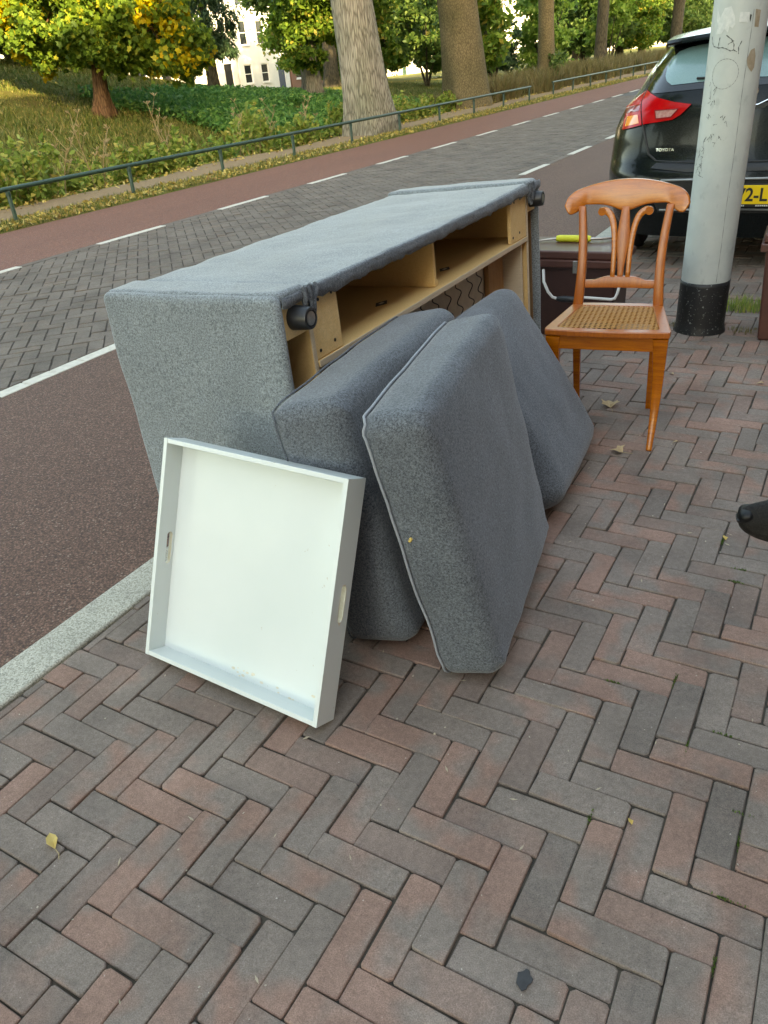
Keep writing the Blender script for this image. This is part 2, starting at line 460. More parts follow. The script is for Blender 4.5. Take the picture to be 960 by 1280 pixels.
cells = herring(3, W, XK1 + 0.006, 3.4, -1.55, 9.6)
lay(cells, 0.0024, M['brick'], sidewalk, 0.0, 300, 'brick', 'brick_field', hidden=lambda x, y: (x < -0.86 and y > 0.9))
XA, XB = -7.0, -3.862
def clip_poly(P, x0, x1, y0, y1):
    for ax, lim, sg in ((0, x0, 1), (0, x1, -1), (1, y0, 1), (1, y1, -1)):
        out = []
        for i in range(len(P)):
            a, b = P[i], P[(i + 1) % len(P)]; da, db = (a[ax] - lim) * sg, (b[ax] - lim) * sg
            if da >= 0: out.append(a)
            if (da >= 0) != (db >= 0): t_ = da / (da - db); out.append((a[0] + (b[0] - a[0]) * t_, a[1] + (b[1] - a[1]) * t_))
        P = out
        if len(P) < 3: return []
    return P
def lay_diagonal(cw, gap, x0, x1, y0, y1, zt, mt, parent, ntop):
    """herringbone laid at 45 degrees to the road"""
    c45 = math.sqrt(.5); rot = lambda a, b: ((a - b) * c45, (a + b) * c45); cands = []
    R_ = (y1 - y0) + 12; cu, cv_ = ((x0 + x1) / 2 + (y0 + y1) / 2) * c45, ((y0 + y1) / 2 - (x0 + x1) / 2) * c45
    for (ua, va_, ub, vb, al) in herring(2, cw, cu - R_ * .62, cu + R_ * .62, cv_ - R_ * .62, cv_ + R_ * .62):
        x, y = rot((ua + ub) / 2, (va_ + vb) / 2)
        if not (x0 - .12 < x < x1 + .12 and y0 - .12 < y < y1 + .12): continue
        P = [rot(*p) for p in ((ua + gap / 2, va_ + gap / 2), (ub - gap / 2, va_ + gap / 2), (ub - gap / 2, vb - gap / 2), (ua + gap / 2, vb - gap / 2))]
        whole = all(x0 < p[0] < x1 and y0 < p[1] < y1 for p in P); pj = project((x, y, zt)); sc = 0
        if pj and -10 < pj[0] < 970 and -10 < pj[1] < 1290 and whole: sc = 1 / pj[2]
        cands.append((sc, x, y, al, P, whole, ub - ua - gap, vb - va_ - gap))
    cands.sort(key=lambda t: -t[0]); cache = {}; sv = []; sf = []
    for i, (sc, x, y, al, P, whole, wu, wv) in enumerate(cands):
        z = zt + random.gauss(0, .0016); rx, ry_, = random.gauss(0, .006), random.gauss(0, .006)
        if whole and i < ntop and sc > 0:
            w_, l_ = (wu, wv) if al else (wv, wu); var = random.randrange(8); key = (round(w_, 4), round(l_, 4), var)
            if key not in cache:
                mv, mf = brick_mesh(w_, l_, seed=var + 70); me = bpy.data.meshes.new('brick'); me.from_pydata(mv, [], mf); me.materials.append(mt); cache[key] = me
            o = bpy.data.objects.new('brick', cache[key]); COL.objects.link(o); o.parent = parent
            o.location = (x, y, z); o.rotation_euler = (rx, ry_, math.pi / 4 + (0 if al else -math.pi / 2) + random.gauss(0, .008))
        else:
            P = clip_poly(P, x0, x1, y0, y1)
            if len(P) < 3: continue
            cx, cy = sum(p[0] for p in P) / len(P), sum(p[1] for p in P) / len(P); n = len(P); b0 = len(sv)
            for ins, h in ((.0035, 0), (0, -.004), (0, -.012)):
                for p in P:
                    d = math.hypot(p[0] - cx, p[1] - cy) + 1e-6; k_ = 1 - ins / d; px_, py_ = cx + (p[0] - cx) * k_, cy + (p[1] - cy) * k_; sv.append((px_, py_, z + h + (px_ - cx) * ry_ + (py_ - cy) * rx))
            sf.append(tuple(b0 + k for k in range(n)))
            for r_ in range(2):
                for k in range(n): sf.append((b0 + r_ * n + k, b0 + (r_ + 1) * n + k, b0 + (r_ + 1) * n + (k + 1) % n, b0 + r_ * n + (k + 1) % n))
    o = mk('brick_field', sv, sf, mt, parent); o['kind'] = 'stuff'
lay_diagonal(0.107, 0.009, XA, XB, 0.6, 27, ZR, M['roadbrick'], road, 300)
# beyond the built bricks the rows are too fine to tell apart
q = NT('far road brick'); v = q.coord('World', (1, 1, 1)); bt = q.n('ShaderNodeTexBrick'); q.l(v, bt.inputs['Vector']); bt.inputs['Scale'].default_value = 4.7
bt.inputs['Color1'].default_value = (0.095, 0.09, 0.086, 1); bt.inputs['Color2'].default_value = (0.08, 0.076, 0.073, 1); bt.inputs['Mortar'].default_value = (0.03, 0.028, 0.025, 1)
bt.inputs['Mortar Size'].default_value = 0.02; q.set(col=bt.outputs[0], rough=0.85)
sheet('far_surface', XA, XB, 27.02, 200, ZR - 0.002, q.m, None, road)
sheet('far_surface', XA, XB, -60, 0.58, ZR - 0.002, q.m, None, road)
q2 = M['brick']
sheet('far_surface', 3.41, 8.19, -40, 9.6, -0.003, q2, None, sidewalk); sheet('far_surface', XK1 + 0.01, 3.39, -40, -1.56, -0.003, q2, None, sidewalk)
sheet('far_surface', XK1 + 0.01, 8.19, 9.62, 90, -0.003, q2, None, sidewalk)

# ---- line rows of blocks beside the brick roadway (five white, five dark, ...)
def row(xa, xb, ystart, y0, y1, name):
    ln = tag(bpy.data.objects.new(name, None), kind='structure'); COL.objects.link(ln); ln.location = ((xa + xb) / 2, y0, ZR)
    bl = 0.2133; cache = {}; n0 = int((y0 - ystart) / bl); sv = []; sf = []
    for i in range(n0, int((y1 - ystart) / bl)):
        white = (i // 5) % 2 == 0; var = random.randrange(4); key = (white, var)
        if key not in cache:
            v_, f_ = brick_mesh(xb - xa - 0.004, bl - 0.005, seed=var + 40, bev=0.003)
            me = bpy.data.meshes.new('line_block'); me.from_pydata(v_, [], f_); me.materials.append(M['whiteline'] if white else M['roadbrick']); cache[key] = me
        if ystart + i * bl < 26 or white:
            o = bpy.data.objects.new('white_block' if white else 'dark_block', cache[key]); COL.objects.link(o); o.parent = ln
            o.location = (random.gauss(0, .001), ystart + (i + .5) * bl - y0, random.gauss(0.001, .0006))
row(-3.855, -3.748, 12.43 - 6 * 2.133 + 2.133, 0.6, 60, 'near_line')
row(-7.112, -7.006, 5.515, 3.3, 60, 'far_line')

# ---- kerb stones
kerb = tag(bpy.data.objects.new('kerb', None), kind='structure'); COL.objects.link(kerb); kerb.location = (XK0, 0, 0)
q = NT('kerb granite'); v = q.coord('World'); sp = q.vor(260, v, 'F1', 'Color'); se = q.n('ShaderNodeSeparateColor'); q.l(sp, se.inputs[0]); bl = q.noise(4, 4, v)
c = q.ramp(se.outputs[0], [(0.0, (0.25, 0.24, 0.195)), (0.5, (0.43, 0.415, 0.345)), (1.0, (0.57, 0.55, 0.46))])
c = q.mix(1.0, c, q.ramp(bl, [(0.3, (0.8,) * 3), (0.7, (1.1,) * 3)]), 'MULTIPLY'); q.set(col=c, rough=0.8, normal=q.bump(se.outputs[0], 0.25, 0.001)); M['granite'] = q.m
kv = MB(); hl = 0.497
kv.box((0, -hl, -0.16), (XK1 - XK0 - 0.004, hl, 0.003))
ko = kv.build('kerbstone', M['granite'], None, bevel=0.009, seg=3); ko.parent = kerb; ko.location = (0, 0.46, 0)
for i in range(-2, 34):
    if i == 0: continue
    c_ = ko.copy(); COL.objects.link(c_); c_.parent = kerb; c_.location = (random.gauss(0, .001), 0.46 + i * 1.0, random.gauss(0, .001)); c_.rotation_euler = (0, 0, random.gauss(0, .0006))

# ---- park terrain
def ss(a, b, x): t = np.clip((x - a) / (b - a), 0, 1); return t * t * (3 - 2 * t)
def ter(X, Y):
    X = np.asarray(X, float); Y = np.asarray(Y, float)
    Ht = 3.6 - 1.9 * ss(10, 36, Y) - 1.1 * ss(36, 65, Y)
    d = -X
    z = -0.075 - 0.75 * ss(11.5, 13.2, d)
    rise = np.clip((d - 15.0) / 14.0, 0, 1); rise = rise ** .85 * (1 - .15 * rise) / .85
    wid = 1 - ss(22, 40, Y)
    zz = z + (Ht + .8) * rise
    flat = -0.075 + Ht * ss(14, 30, d) * .4
    return zz * wid + flat * (1 - wid)
xs = np.concatenate([[-9.298, -9.32, -9.6, -10, -10.4, -10.8, -11.2], np.arange(-11.5, -31, -0.5), np.arange(-32, -60, -3), [-70, -100, -200, -600]])
ys = np.concatenate([[-400, -100, -40, -20, -10], np.arange(-5, 66, 1.0), np.arange(70, 130, 6), [150, 200, 400, 900]])
GX, GY = np.meshgrid(xs, ys); GZ = ter(GX, GY)
bmp = np.array([[mnoise.noise(Vector((a * .35, b * .35, 0))) * .10 + mnoise.noise(Vector((a * 1.1, b * 1.1, 5))) * .035 for a in xs] for b in ys])
GZ = GZ + bmp * np.clip((-GX - 9.6) / 3, 0, 1); GZ[:, 0] = ZR - .03
nx, ny = len(xs), len(ys)
gv = np.stack([GX.ravel(), GY.ravel(), GZ.ravel()], 1)
gf = [(j * nx + i, (j + 1) * nx + i, (j + 1) * nx + i + 1, j * nx + i + 1) for j in range(ny - 1) for i in range(nx - 1)]
q = NT('park ground'); v = q.coord('World'); geo = q.n('ShaderNodeNewGeometry'); sp = q.n('ShaderNodeSeparateXYZ'); q.l(geo.outputs['Position'], sp.inputs[0])
big = q.noise(0.28, 4, v, 0.6); med = q.noise(2.4, 5, v, 0.65); fin = q.noise(45, 3, v, 0.7)
grass = q.mix(q.ramp(med, [(0.3, 0.0), (0.7, 1.0)]), (0.080, 0.112, 0.024), (0.150, 0.145, 0.040))
grass = q.mix(q.ramp(big, [(0.46, 0.0), (0.68, 0.75)]), grass, (0.110, 0.082, 0.034))
grass = q.mix(1.0, grass, q.ramp(fin, [(0.25, (0.5,) * 3), (0.75, (1.5,) * 3)]), 'MULTIPLY')
path = q.mix(q.noise(9, 5, v, 0.7), (0.22, 0.155, 0.092), (0.31, 0.23, 0.145))
wob = q.math('ADD', sp.outputs['X'], q.math('MULTIPLY', q.math('SUBTRACT', med, 0.5), 0.5))
onpath = q.math('MULTIPLY', q.ramp(q.math('MULTIPLY', q.math('ADD', wob, 11.5), 1.0), [(0.0, 0.0), (0.12, 1.0)]), q.ramp(q.math('ADD', wob, 11.0), [(0.80, 1.0), (0.95, 0.0)]))
q.set(col=q.mix(onpath, grass, path), rough=0.95, spec=0.15, normal=q.bump(fin, 0.6, 0.03))
tag(mk('terrain', gv, gf, q.m, smooth=True), kind='structure')
q = NT('ditch water'); q.set(col=(0.012, 0.014, 0.010), rough=0.08, normal=q.bump(q.noise(3, 3, q.coord('World')), 0.08, 0.02))
sheet('ditch_water', -15.9, -12.6, -60, 30, -0.70, q.m)

# ---- leaf, blade and plant clouds
def rand_dirs(n, up=0.0):
    a = rng.normal(size=(n, 3)); a[:, 2] += up; return a / np.linalg.norm(a, axis=1, keepdims=True)
LEAF = {
 'lobed': ([(0, 0), (.30, .12), (.52, .05), (.42, .34), (.50, .60), (.24, .58), (0, 1.0), (-.24, .58), (-.50, .60), (-.42, .34), (-.52, .05), (-.30, .12)], 0.10),
 'oval': ([(0, 0), (.24, .32), (.20, .68), (0, 1.0), (-.20, .68), (-.24, .32)], 0.08),
 'quad': ([(0, 0), (.40, .5), (0, 1.0), (-.40, .5)], 0.0),
 'narrow': ([(0, 0), (.12, .45), (0, 1.0), (-.12, .45)], 0.0)}
def cloud(name, C, size, shape, mt, parent=None, up=0.35, droop=0.0, nrm=None, tip=None):
    """one leaf at each centre C"""
    C = np.asarray(C, float); n = len(C)
    if n == 0: return None
    poly, fold = LEAF[shape]; P = np.array(poly); k = len(P)
    nr = rand_dirs(n, up) if nrm is None else nrm
    t = rand_dirs(n) if tip is None else tip + rng.normal(size=(n, 3)) * .25
    t[:, 2] -= droop
    t = t - nr * (t * nr).sum(1, keepdims=True); t /= np.linalg.norm(t, axis=1, keepdims=True) + 1e-9
    b = np.cross(nr, t); s = (size * rng.uniform(.65, 1.25, n))[:, None, None]
    hz = (np.abs(P[:, 0]) * fold * 2)[None, :, None]
    V = C[:, None, :] + s * (b[:, None, :] * P[None, :, 0:1] + t[:, None, :] * (P[None, :, 1:2] - .3) + nr[:, None, :] * hz)
    me = bpy.data.meshes.new(name); me.vertices.add(n * k); me.vertices.foreach_set('co', V.reshape(-1).astype(np.float32))
    me.loops.add(n * k); me.loops.foreach_set('vertex_index', np.arange(n * k, dtype=np.int32))
    me.polygons.add(n); me.polygons.foreach_set('loop_start', np.arange(0, n * k, k, dtype=np.int32)); me.polygons.foreach_set('loop_total', np.full(n, k, np.int32))
    me.update(calc_edges=True)
    return mo(name, me, mt, parent)
def blades(name, C, h, wd, mt, parent=None, lean=0.35):
    C = np.asarray(C, float); n = len(C); a = rng.uniform(0, 2 * math.pi, n); H = h * rng.uniform(.5, 1.2, n)
    d = np.stack([np.cos(a), np.sin(a), np.zeros(n)], 1); sd_ = np.stack([-np.sin(a), np.cos(a), np.zeros(n)], 1) * (wd / 2)
    le = (rng.uniform(.1, 1, n) * lean * H)[:, None]; z = np.array((0, 0, 1.0))
    v0 = C - sd_; v1 = C + sd_; m1 = C + z * (H * .6)[:, None] + d * le * .4
    v2 = m1 + sd_ * .7; v3 = m1 - sd_ * .7; v4 = C + z * H[:, None] + d * le
    V = np.stack([v0, v1, v2, v3, v4], 1).reshape(-1, 3)
    base = np.arange(n) * 5
    li = np.stack([base, base + 1, base + 2, base + 3, base + 3, base + 2, base + 4], 1).reshape(-1)
    me = bpy.data.meshes.new(name); me.vertices.add(n * 5); me.vertices.foreach_set('co', V.reshape(-1).astype(np.float32))
    me.loops.add(n * 7); me.loops.foreach_set('vertex_index', li.astype(np.int32))
    me.polygons.add(n * 2); st = np.stack([np.arange(n) * 7, np.arange(n) * 7 + 4], 1).reshape(-1); tt = np.tile([4, 3], n)
    me.polygons.foreach_set('loop_start', st.astype(np.int32)); me.polygons.foreach_set('loop_total', tt.astype(np.int32))
    me.update(calc_edges=True)
    return mo(name, me, mt, parent)
def on_ground(n, x0, x1, y0, y1, pw=1.0):
    x = rng.uniform(x0, x1, n); y = y0 + (y1 - y0) * rng.uniform(0, 1, n) ** pw
    return np.stack([x, y, ter(x, y)], 1)
def patchy(P, sc, thr, seed=0):
    k = np.array([mnoise.noise(Vector((p[0] * sc, p[1] * sc, seed))) for p in P]); return P[k > thr]

M['sycamore'] = m_leaf('sycamore leaf', [(0.0, (0.069, 0.138, 0.021)), (0.5, (0.127, 0.218, 0.032)), (0.88, (0.218, 0.322, 0.046)), (1.0, (0.506, 0.437, 0.057))], 0.45)
M['golden'] = m_leaf('sunlit golden autumn leaf', [(0.0, (0.30, 0.30, 0.02)), (0.5, (0.55, 0.45, 0.03)), (1.0, (0.62, 0.40, 0.03))], 0.5)  # autumn yellow, with low sun on the foliage put into the colour
M['willow'] = m_leaf('dark willow leaf', [(0.0, (0.036, 0.081, 0.043)), (0.6, (0.065, 0.130, 0.065)), (1.0, (0.114, 0.179, 0.081))], 0.35)
M['linden'] = m_leaf('park tree leaf', [(0.0, (0.070, 0.140, 0.022)), (0.5, (0.133, 0.242, 0.035)), (0.85, (0.203, 0.312, 0.047)), (1.0, (0.468, 0.374, 0.078))], 0.45)
M['fresh'] = m_leaf('light green leaf', [(0.0, (0.130, 0.247, 0.039)), (0.6, (0.208, 0.351, 0.065)), (1.0, (0.325, 0.429, 0.104))], 0.45)
M['darkleaf'] = m_leaf('dark far leaf', [(0.0, (0.049, 0.101, 0.024)), (0.6, (0.098, 0.179, 0.043)), (1.0, (0.179, 0.244, 0.065))], 0.4)  # darker green leaf colour
M['weed'] = m_leaf('undergrowth leaf', [(0.0, (0.123, 0.202, 0.036)), (0.5, (0.235, 0.336, 0.067)), (0.8, (0.358, 0.414, 0.101)), (1.0, (0.515, 0.426, 0.123))], 0.4)
M['nettle'] = m_leaf('ivy green leaf', [(0.0, (0.056, 0.186, 0.049)), (0.6, (0.114, 0.283, 0.073)), (1.0, (0.211, 0.373, 0.097))], 0.35)
M['litter'] = m_leaf('leaf litter', [(0.0, (0.30, 0.19, 0.05)), (0.4, (0.52, 0.38, 0.09)), (0.7, (0.60, 0.50, 0.16)), (1.0, (0.22, 0.12, 0.05))], 0.25)
M['grass'] = m_leaf('park grass blade', [(0.0, (0.076, 0.126, 0.024)), (0.5, (0.144, 0.177, 0.040)), (1.0, (0.321, 0.254, 0.101))], 0.3)
M['dry'] = m_leaf('dry reed blade', [(0.0, (0.12, 0.10, 0.04)), (0.5, (0.22, 0.17, 0.075)), (1.0, (0.14, 0.15, 0.05))], 0.3)
M['stalk'] = simple('dry stalk', (0.30, 0.22, 0.11), (0.38, 0.29, 0.16), 30, 0.9)
M['bark1'] = m_bark('ridged pale bark', (0.11, 0.095, 0.075), (0.37, 0.335, 0.275), (13, 13, 1.5), 0.8, 0.03)
M['bark2'] = m_bark('mossy plane bark', (0.075, 0.060, 0.034), (0.175, 0.140, 0.080), (14, 14, 7), 0.5, 0.02)
M['bark3'] = m_bark('grey bark', (0.12, 0.105, 0.088), (0.27, 0.24, 0.205), (8, 8, 1.6))
M['bark4'] = m_bark('red brown bark', (0.060, 0.030, 0.016), (0.19, 0.105, 0.06), (10, 10, 1.4))
M['bark5'] = m_bark('dark bark', (0.035, 0.030, 0.022), (0.10, 0.085, 0.06), (8, 8, 2))

# verge: low grass and yellow litter between the cycle path and the dirt track
P = on_ground(9000, -10.10, -9.31, 4, 40, 1.5)
tag(blades('verge_grass', P, 0.085, 0.012, M['grass']), 'short tufty grass along the outer edge of the red cycle path', 'grass', kind='stuff')
P = np.concatenate([on_ground(6000, -10.1, -9.33, 4, 42, 1.5), on_ground(1500, -11.9, -11.0, 4, 42, 1.5), patchy(on_ground(5000, -28, -16, 12, 50), .3, .1)]); P[:, 2] += rng.uniform(.01, .05, len(P))
tag(cloud('leaf_litter', P, 0.075, 'oval', M['litter'], up=1.6), 'yellow fallen leaves strewn over the verge and the bank', 'leaves', kind='stuff')
P = patchy(on_ground(100000, -29.8, -15.2, 7, 44), .22, -.5)
tag(blades('bank_grass', P, 0.14, 0.03, M['grass'], lean=1.3), 'rough grass over the far bank of the ditch', 'grass', kind='stuff')
# undergrowth: each shrub along the track is a plant of its own
def weed_plant(x, y, h, r, n, mt, label, cat='plant', name='weed_plant', group=None, leaf=0.10):
    z = float(ter(x, y)); t = world_thing(name, label, cat, (x, y, z), group); sb = MB(); C = []; T = []
    for i in range(max(5, n // 45)):
        a = random.uniform(0, 2 * math.pi); rr = r * math.sqrt(random.random()); hh = h * random.uniform(.55, 1.1) * (1 - .35 * rr / r)
        p0 = (x + math.cos(a) * rr * .45, y + math.sin(a) * rr * .45, z - .03); p1 = (x + math.cos(a) * rr, y + math.sin(a) * rr, z + hh)
        sb.tube([p0, tuple((u + v_) / 2 for u, v_ in zip(p0, p1)), p1], [.008, .006, .003], 4)
        for k in range(45):
            f = random.random() ** .7; b = random.uniform(0, 2 * math.pi); q_ = random.uniform(.02, .11) * (1.15 - .6 * f)
            C.append((p0[0] + (p1[0] - p0[0]) * f + math.cos(b) * q_, p0[1] + (p1[1] - p0[1]) * f + math.sin(b) * q_, p0[2] + (p1[2] - p0[2]) * f + .02))
    sb.build('stems', M['stalk'], t); cloud('foliage', C, leaf, 'oval', mt, t, up=.5)
    return t
k = 0
yy = 5.2
while yy < 27:
    xw = -11.95 - random.uniform(0, .9)
    weed_plant(xw, yy, random.uniform(.8, 1.4), random.uniform(.4, .65), int(random.uniform(560, 820)), M['weed'], 'leafy green weed clump growing between the dirt track and the ditch', group='weed clumps along the ditch', leaf=.135)
    yy += random.uniform(.38, .62); k += 1
def dry_stalk(x, y, h, label):
    z = float(ter(x, y)); t = world_thing('dry_stalk', label, 'plant', (x, y, z), 'tall dry stalks above the weeds'); b = MB()
    lx, ly = random.uniform(-.35, .35), random.uniform(-.35, .35)
    main = [(x + lx * f * f, y + ly * f * f, z + h * f) for f in (0, .3, .6, .85, 1)]
    b.tube(main, [.014, .012, .010, .008, .005], 5); b.build('stem', M['stalk'], t); hb = MB()
    for i in range(7):
        f = .45 + .08 * i; p = Vector((x + lx * f * f, y + ly * f * f, z + h * f)); a = random.uniform(0, 6.3); L = random.uniform(.2, .45)
        q_ = p + Vector((math.cos(a) * L * .6, math.sin(a) * L * .6, L * .8)); hb.tube([p, (p + q_) / 2 + Vector((0, 0, -.02)), q_], [.006, .005, .004], 4)
        for s_ in range(5):
            a2 = random.uniform(0, 6.3); hb.tube([q_, q_ + Vector((math.cos(a2) * .07, math.sin(a2) * .07, .06))], [.004, .007], 4)
    hb.build('seed_heads', M['stalk'], t)
for x, y, h in ((-12.0, 7.6, 1.35), (-12.2, 7.9, 1.1), (-12.4, 10.3, 1.45), (-12.5, 10.6, 1.2), (-12.4, 12.4, 1.5), (-12.6, 12.7, 1.2), (-12.3, 14.6, 1.2), (-12.6, 15.9, 1.3), (-12.2, 9.4, 1.0), (-12.4, 17.6, 1.25)):
    dry_stalk(x, y, h, 'tall dry branching stalk rising above the ditch weeds')
# low ivy green cover on the bank
P = patchy(on_ground(44000, -21.0, -15.0, 18.0, 31), .35, -.25, 3); P[:, 2] += rng.uniform(.02, .38, len(P))
tag(cloud('ivy_cover', P, 0.15, 'oval', M['nettle'], up=.9), 'deep green ground cover spreading over the bank', 'ground cover', kind='stuff')
# dry reeds beyond the second fence
P = patchy(on_ground(30000, -14.5, -11.2, 28, 62, 1.3), .7, 0.0, 9)
tag(blades('dry_reeds', P, 0.85, 0.03, M['dry'], lean=.9), 'tall brown dry grass behind the far fence', 'reeds', kind='stuff')

# ---- trees
def trunk_mesh(base, top, r0, r1, flare=1.5, n=20, rings=18, seed=0, bend=0.0, rough=0.05):
    b = Vector(base); tp = Vector(top); v = []; f = []
    for i in range(rings):
        s_ = (i / (rings - 1)) ** 1.3; c_ = b.lerp(tp, s_); h = (c_.z - b.z)
        c_.x += bend * math.sin(s_ * 3.0); c_.y += bend * .6 * math.sin(s_ * 2.1 + 1)
        R = r0 + (r1 - r0) * s_; fl = (flare - 1) * math.exp(-h / (r0 * 1.5))
        for k_ in range(n):
            a = 2 * math.pi * k_ / n
            lob = 1 + rough * mnoise.noise(Vector((math.cos(a) * 1.7 + seed, math.sin(a) * 1.7, h * .8))) * 2 + fl * (.75 + .55 * math.cos(a * 5 + seed)) + fl * .2
            v.append((c_.x + math.cos(a) * R * lob, c_.y + math.sin(a) * R * lob, c_.z - (.25 if i == 0 else 0)))
    for i in range(rings - 1):
        for k_ in range(n): f.append((i * n + k_, i * n + (k_ + 1) % n, (i + 1) * n + (k_ + 1) % n, (i + 1) * n + k_))
    f.append(tuple((rings - 1) * n + k_ for k_ in range(n)))
    return v, f
def crown_points(ells, per):
    out = []
    for (cx, cy, cz, rx, ry_, rz, n, sub) in ells:
        d = rand_dirs(sub); rad = rng.uniform(.25, 1, (sub, 1)) ** .5
        sc = d * rad * np.array((rx, ry_, rz)) + np.array((cx, cy, cz)); rr = rng.uniform(.12, .34, sub) * (rx + rz) / 2
        w_ = rr ** 1.5; cnt = rng.multinomial(n, w_ / w_.sum())
        for c_, r_, m_ in zip(sc, rr, cnt):
            g = rng.normal(size=(m_, 3)) * .5 * r_ * np.array((1.15, 1.15, .8)); out.append(g + c_)
    return np.concatenate(out)
def tree(name, label, base, h, r0, r1, bark, ells, leaf, shape, mt, flare=1.5, lean=(0, 0), seed=0, group=None, droop=0.0, twin=None, limbs=True, extra=None, up=.35, bend=0.0, rough=.05):
    x, y = base; z = float(ter(x, y)); t = world_thing(name, label, 'tree', (x, y, z), group)
    top = (x + lean[0], y + lean[1], z + h); v, f = trunk_mesh((x, y, z), top, r0, r1, flare, seed=seed, bend=bend, rough=rough)
    tr = mk('trunk', v, f, bark, t, True)
    if twin:
        v, f = trunk_mesh((x + twin[0], y + twin[1], z), (x + twin[0] * 1.6, y + twin[1] * 1.6, z + h * .9), r0 * .8, r1 * .8, flare, seed=seed + 3); mk('trunk', v, f, bark, t, True)
    C = crown_points(ells, 1)
    C[:, 2] = np.maximum(C[:, 2], ter(C[:, 0], C[:, 1]) + .25)
    if limbs:
        lb = MB()
        for e in ells:
            a = Vector((x, y, z)).lerp(Vector(top), random.uniform(.55, .98)); b = Vector(e[:3]); mid = a.lerp(b, .5) + Vector((0, 0, .25 * (b - a).length))
            lb.tube([a, mid, b], [r1 * .6, r1 * .35, r1 * .12], 7)
            for s_ in range(4):
                e2 = Vector((b.x + random.uniform(-1, 1) * e[3] * .8, b.y + random.uniform(-1, 1) * e[4] * .8, b.z + random.uniform(-.8, .8) * e[5]))
                lb.tube([b, b.lerp(e2, .5) + Vector((0, 0, .1)), e2], [r1 * .14, r1 * .09, r1 * .04], 5)
        lb.build('limbs', bark, t, True)
    cloud('crown', C, leaf, shape, mt, t, up=up, droop=droop)
    if extra:
        for nm, ee, lf, sh, m2 in extra: cloud(nm, crown_points(ee, 1), lf, sh, m2, t, up=up, droop=droop)
    return t

G_TREES = 'trees in the park'
# sycamore on the bank
x, y = -19.3, 17.2; z = float(ter(x, y))
tree('sycamore_tree', 'spreading sycamore with reddish split trunk and low branches on the bank', (x, y), 4.2, .21, .12, M['bark4'],
     [(x - .3, y - .5, z + 2.4, 1.4, 1.4, 1.2, 6400, 32), (x + 1.5, y + 1.1, z + 2.0, 1.5, 1.5, 1.5, 8200, 40), (x + .2, y - .2, z + 4.6, 2.8, 2.8, 1.7, 9000, 40), (x - 1.0, y - .8, z + 1.9, .8, .8, .6, 1900, 12), (x + .8, y - .5, z + 1.9, 1.0, 1.0, .8, 4200, 26), (x + 2.0, y + 1.6, z + 1.3, .9, .9, .7, 2600, 16)],
     .15, 'lobed', M['sycamore'], 1.9, (.5, .3), 2, extra=[('sunlit_gold_leaves', [(x + 1.9, y + 1.3, z + 2.0, 1.0, 1.0, 1.5, 1500, 22)], .15, 'lobed', M['golden'])], rough=.09)  # the golden clump puts sun on the crown into leaf colour
# tree at the left of the bank, sunlight put into its golden leaf colour
x, y = -21.5, 15.2; z = float(ter(x, y))
tree('golden_tree', 'slim tree with autumn leaves coloured sunlit gold hanging over the grassy bank', (x, y), 6.5, .16, .09, M['bark3'],
     [(x + .6, y + .5, z + 2.6, .9, .9, 1.4, 4200, 26), (x + .5, y + 1.8, z + 1.3, .55, .55, .9, 2600, 16), (x + .9, y + 1.0, z + 1.1, .4, .4, .7, 900, 8), (x - .6, y + .6, z + 2.6, 1.1, 1.1, 1.3, 4200, 24), (x + .4, y + .8, z + 4.6, 1.8, 1.8, 1.2, 5000, 24)],
     .13, 'lobed', M['golden'], 1.3, (.3, .3), 3, extra=[('green_leaves', [(x, y, z + 3.4, 2.0, 2.0, 2.0, 6000, 34)], .15, 'lobed', M['sycamore'])])
# drooping dark tree
x, y = -23.6, 27.3; z = float(ter(x, y))
tree('weeping_tree', 'dark weeping tree with drooping blue green foliage on the bank', (x, y), 6.0, .22, .12, M['bark5'],
     [(x, y, z + 3.2, 1.2, 1.2, 2.6, 8500, 38), (x + .3, y + .3, z + 6.2, 2.0, 2.0, 1.8, 5000, 20), (x - .9, y - .6, z + 2.0, .8, .8, 1.2, 2200, 12), (x + .5, y + .4, z + 1.7, .6, .6, 1.0, 1500, 10)],
     .26, 'narrow', M['willow'], 1.3, (.1, .1), 5, droop=1.2, up=-.1)
# grey twin trunk
x, y = -19.6, 28.6; z = float(ter(x, y))
tree('twin_trunk_tree', 'grey tree with two buttressed trunks standing on the slope', (x, y), 7.5, .30, .2, M['bark3'],
     [(x + .2, y + .1, z + 3.1, 1.4, 1.4, 1.4, 8500, 40), (x + 1.3, y + 1.5, z + 3.6, 1.8, 1.8, 1.6, 9000, 40), (x + .3, y - .3, z + 1.9, .9, .9, .7, 2200, 16), (x, y, z + 7.0, 3.5, 3.5, 2.5, 6000, 30)],
     .22, 'oval', M['linden'], 1.7, (.15, .1), 9, twin=(-.45, .35))
# the two big street-side trunks
x, y = -10.75, 18.0; z = float(ter(x, y))
tree('ridged_bark_tree', 'huge pale trunk with ridged bark right behind the green rail fence', (x, y), 9.0, .52, .40, M['bark1'],
     [(x - 1, y - 2, z + 9.0, 3.8, 3.8, 2.4, 3800, 34), (x + 1, y + 2.4, z + 11, 4.2, 4.2, 2.8, 4200, 34)], .40, 'quad', M['linden'], 1.45, (-.55, -.35), 11, rough=.03)
x, y = -11.9, 26.6; z = float(ter(x, y))
tree('plane_tree', 'broad brownish mossy trunk behind the rail fence, next along from the ridged one', (x, y), 10.0, .68, .50, M['bark2'],
     [(x - 2, y - 1.6, z + 9.0, 3.8, 3.8, 2.4, 3800, 34), (x + 1, y + 2.4, z + 11, 4.2, 4.2, 2.8, 4200, 34)], .42, 'quad', M['linden'], 1.35, (-.8, -.5), 14, rough=.06)
x, y = -13.4, 38.6; z = float(ter(x, y))
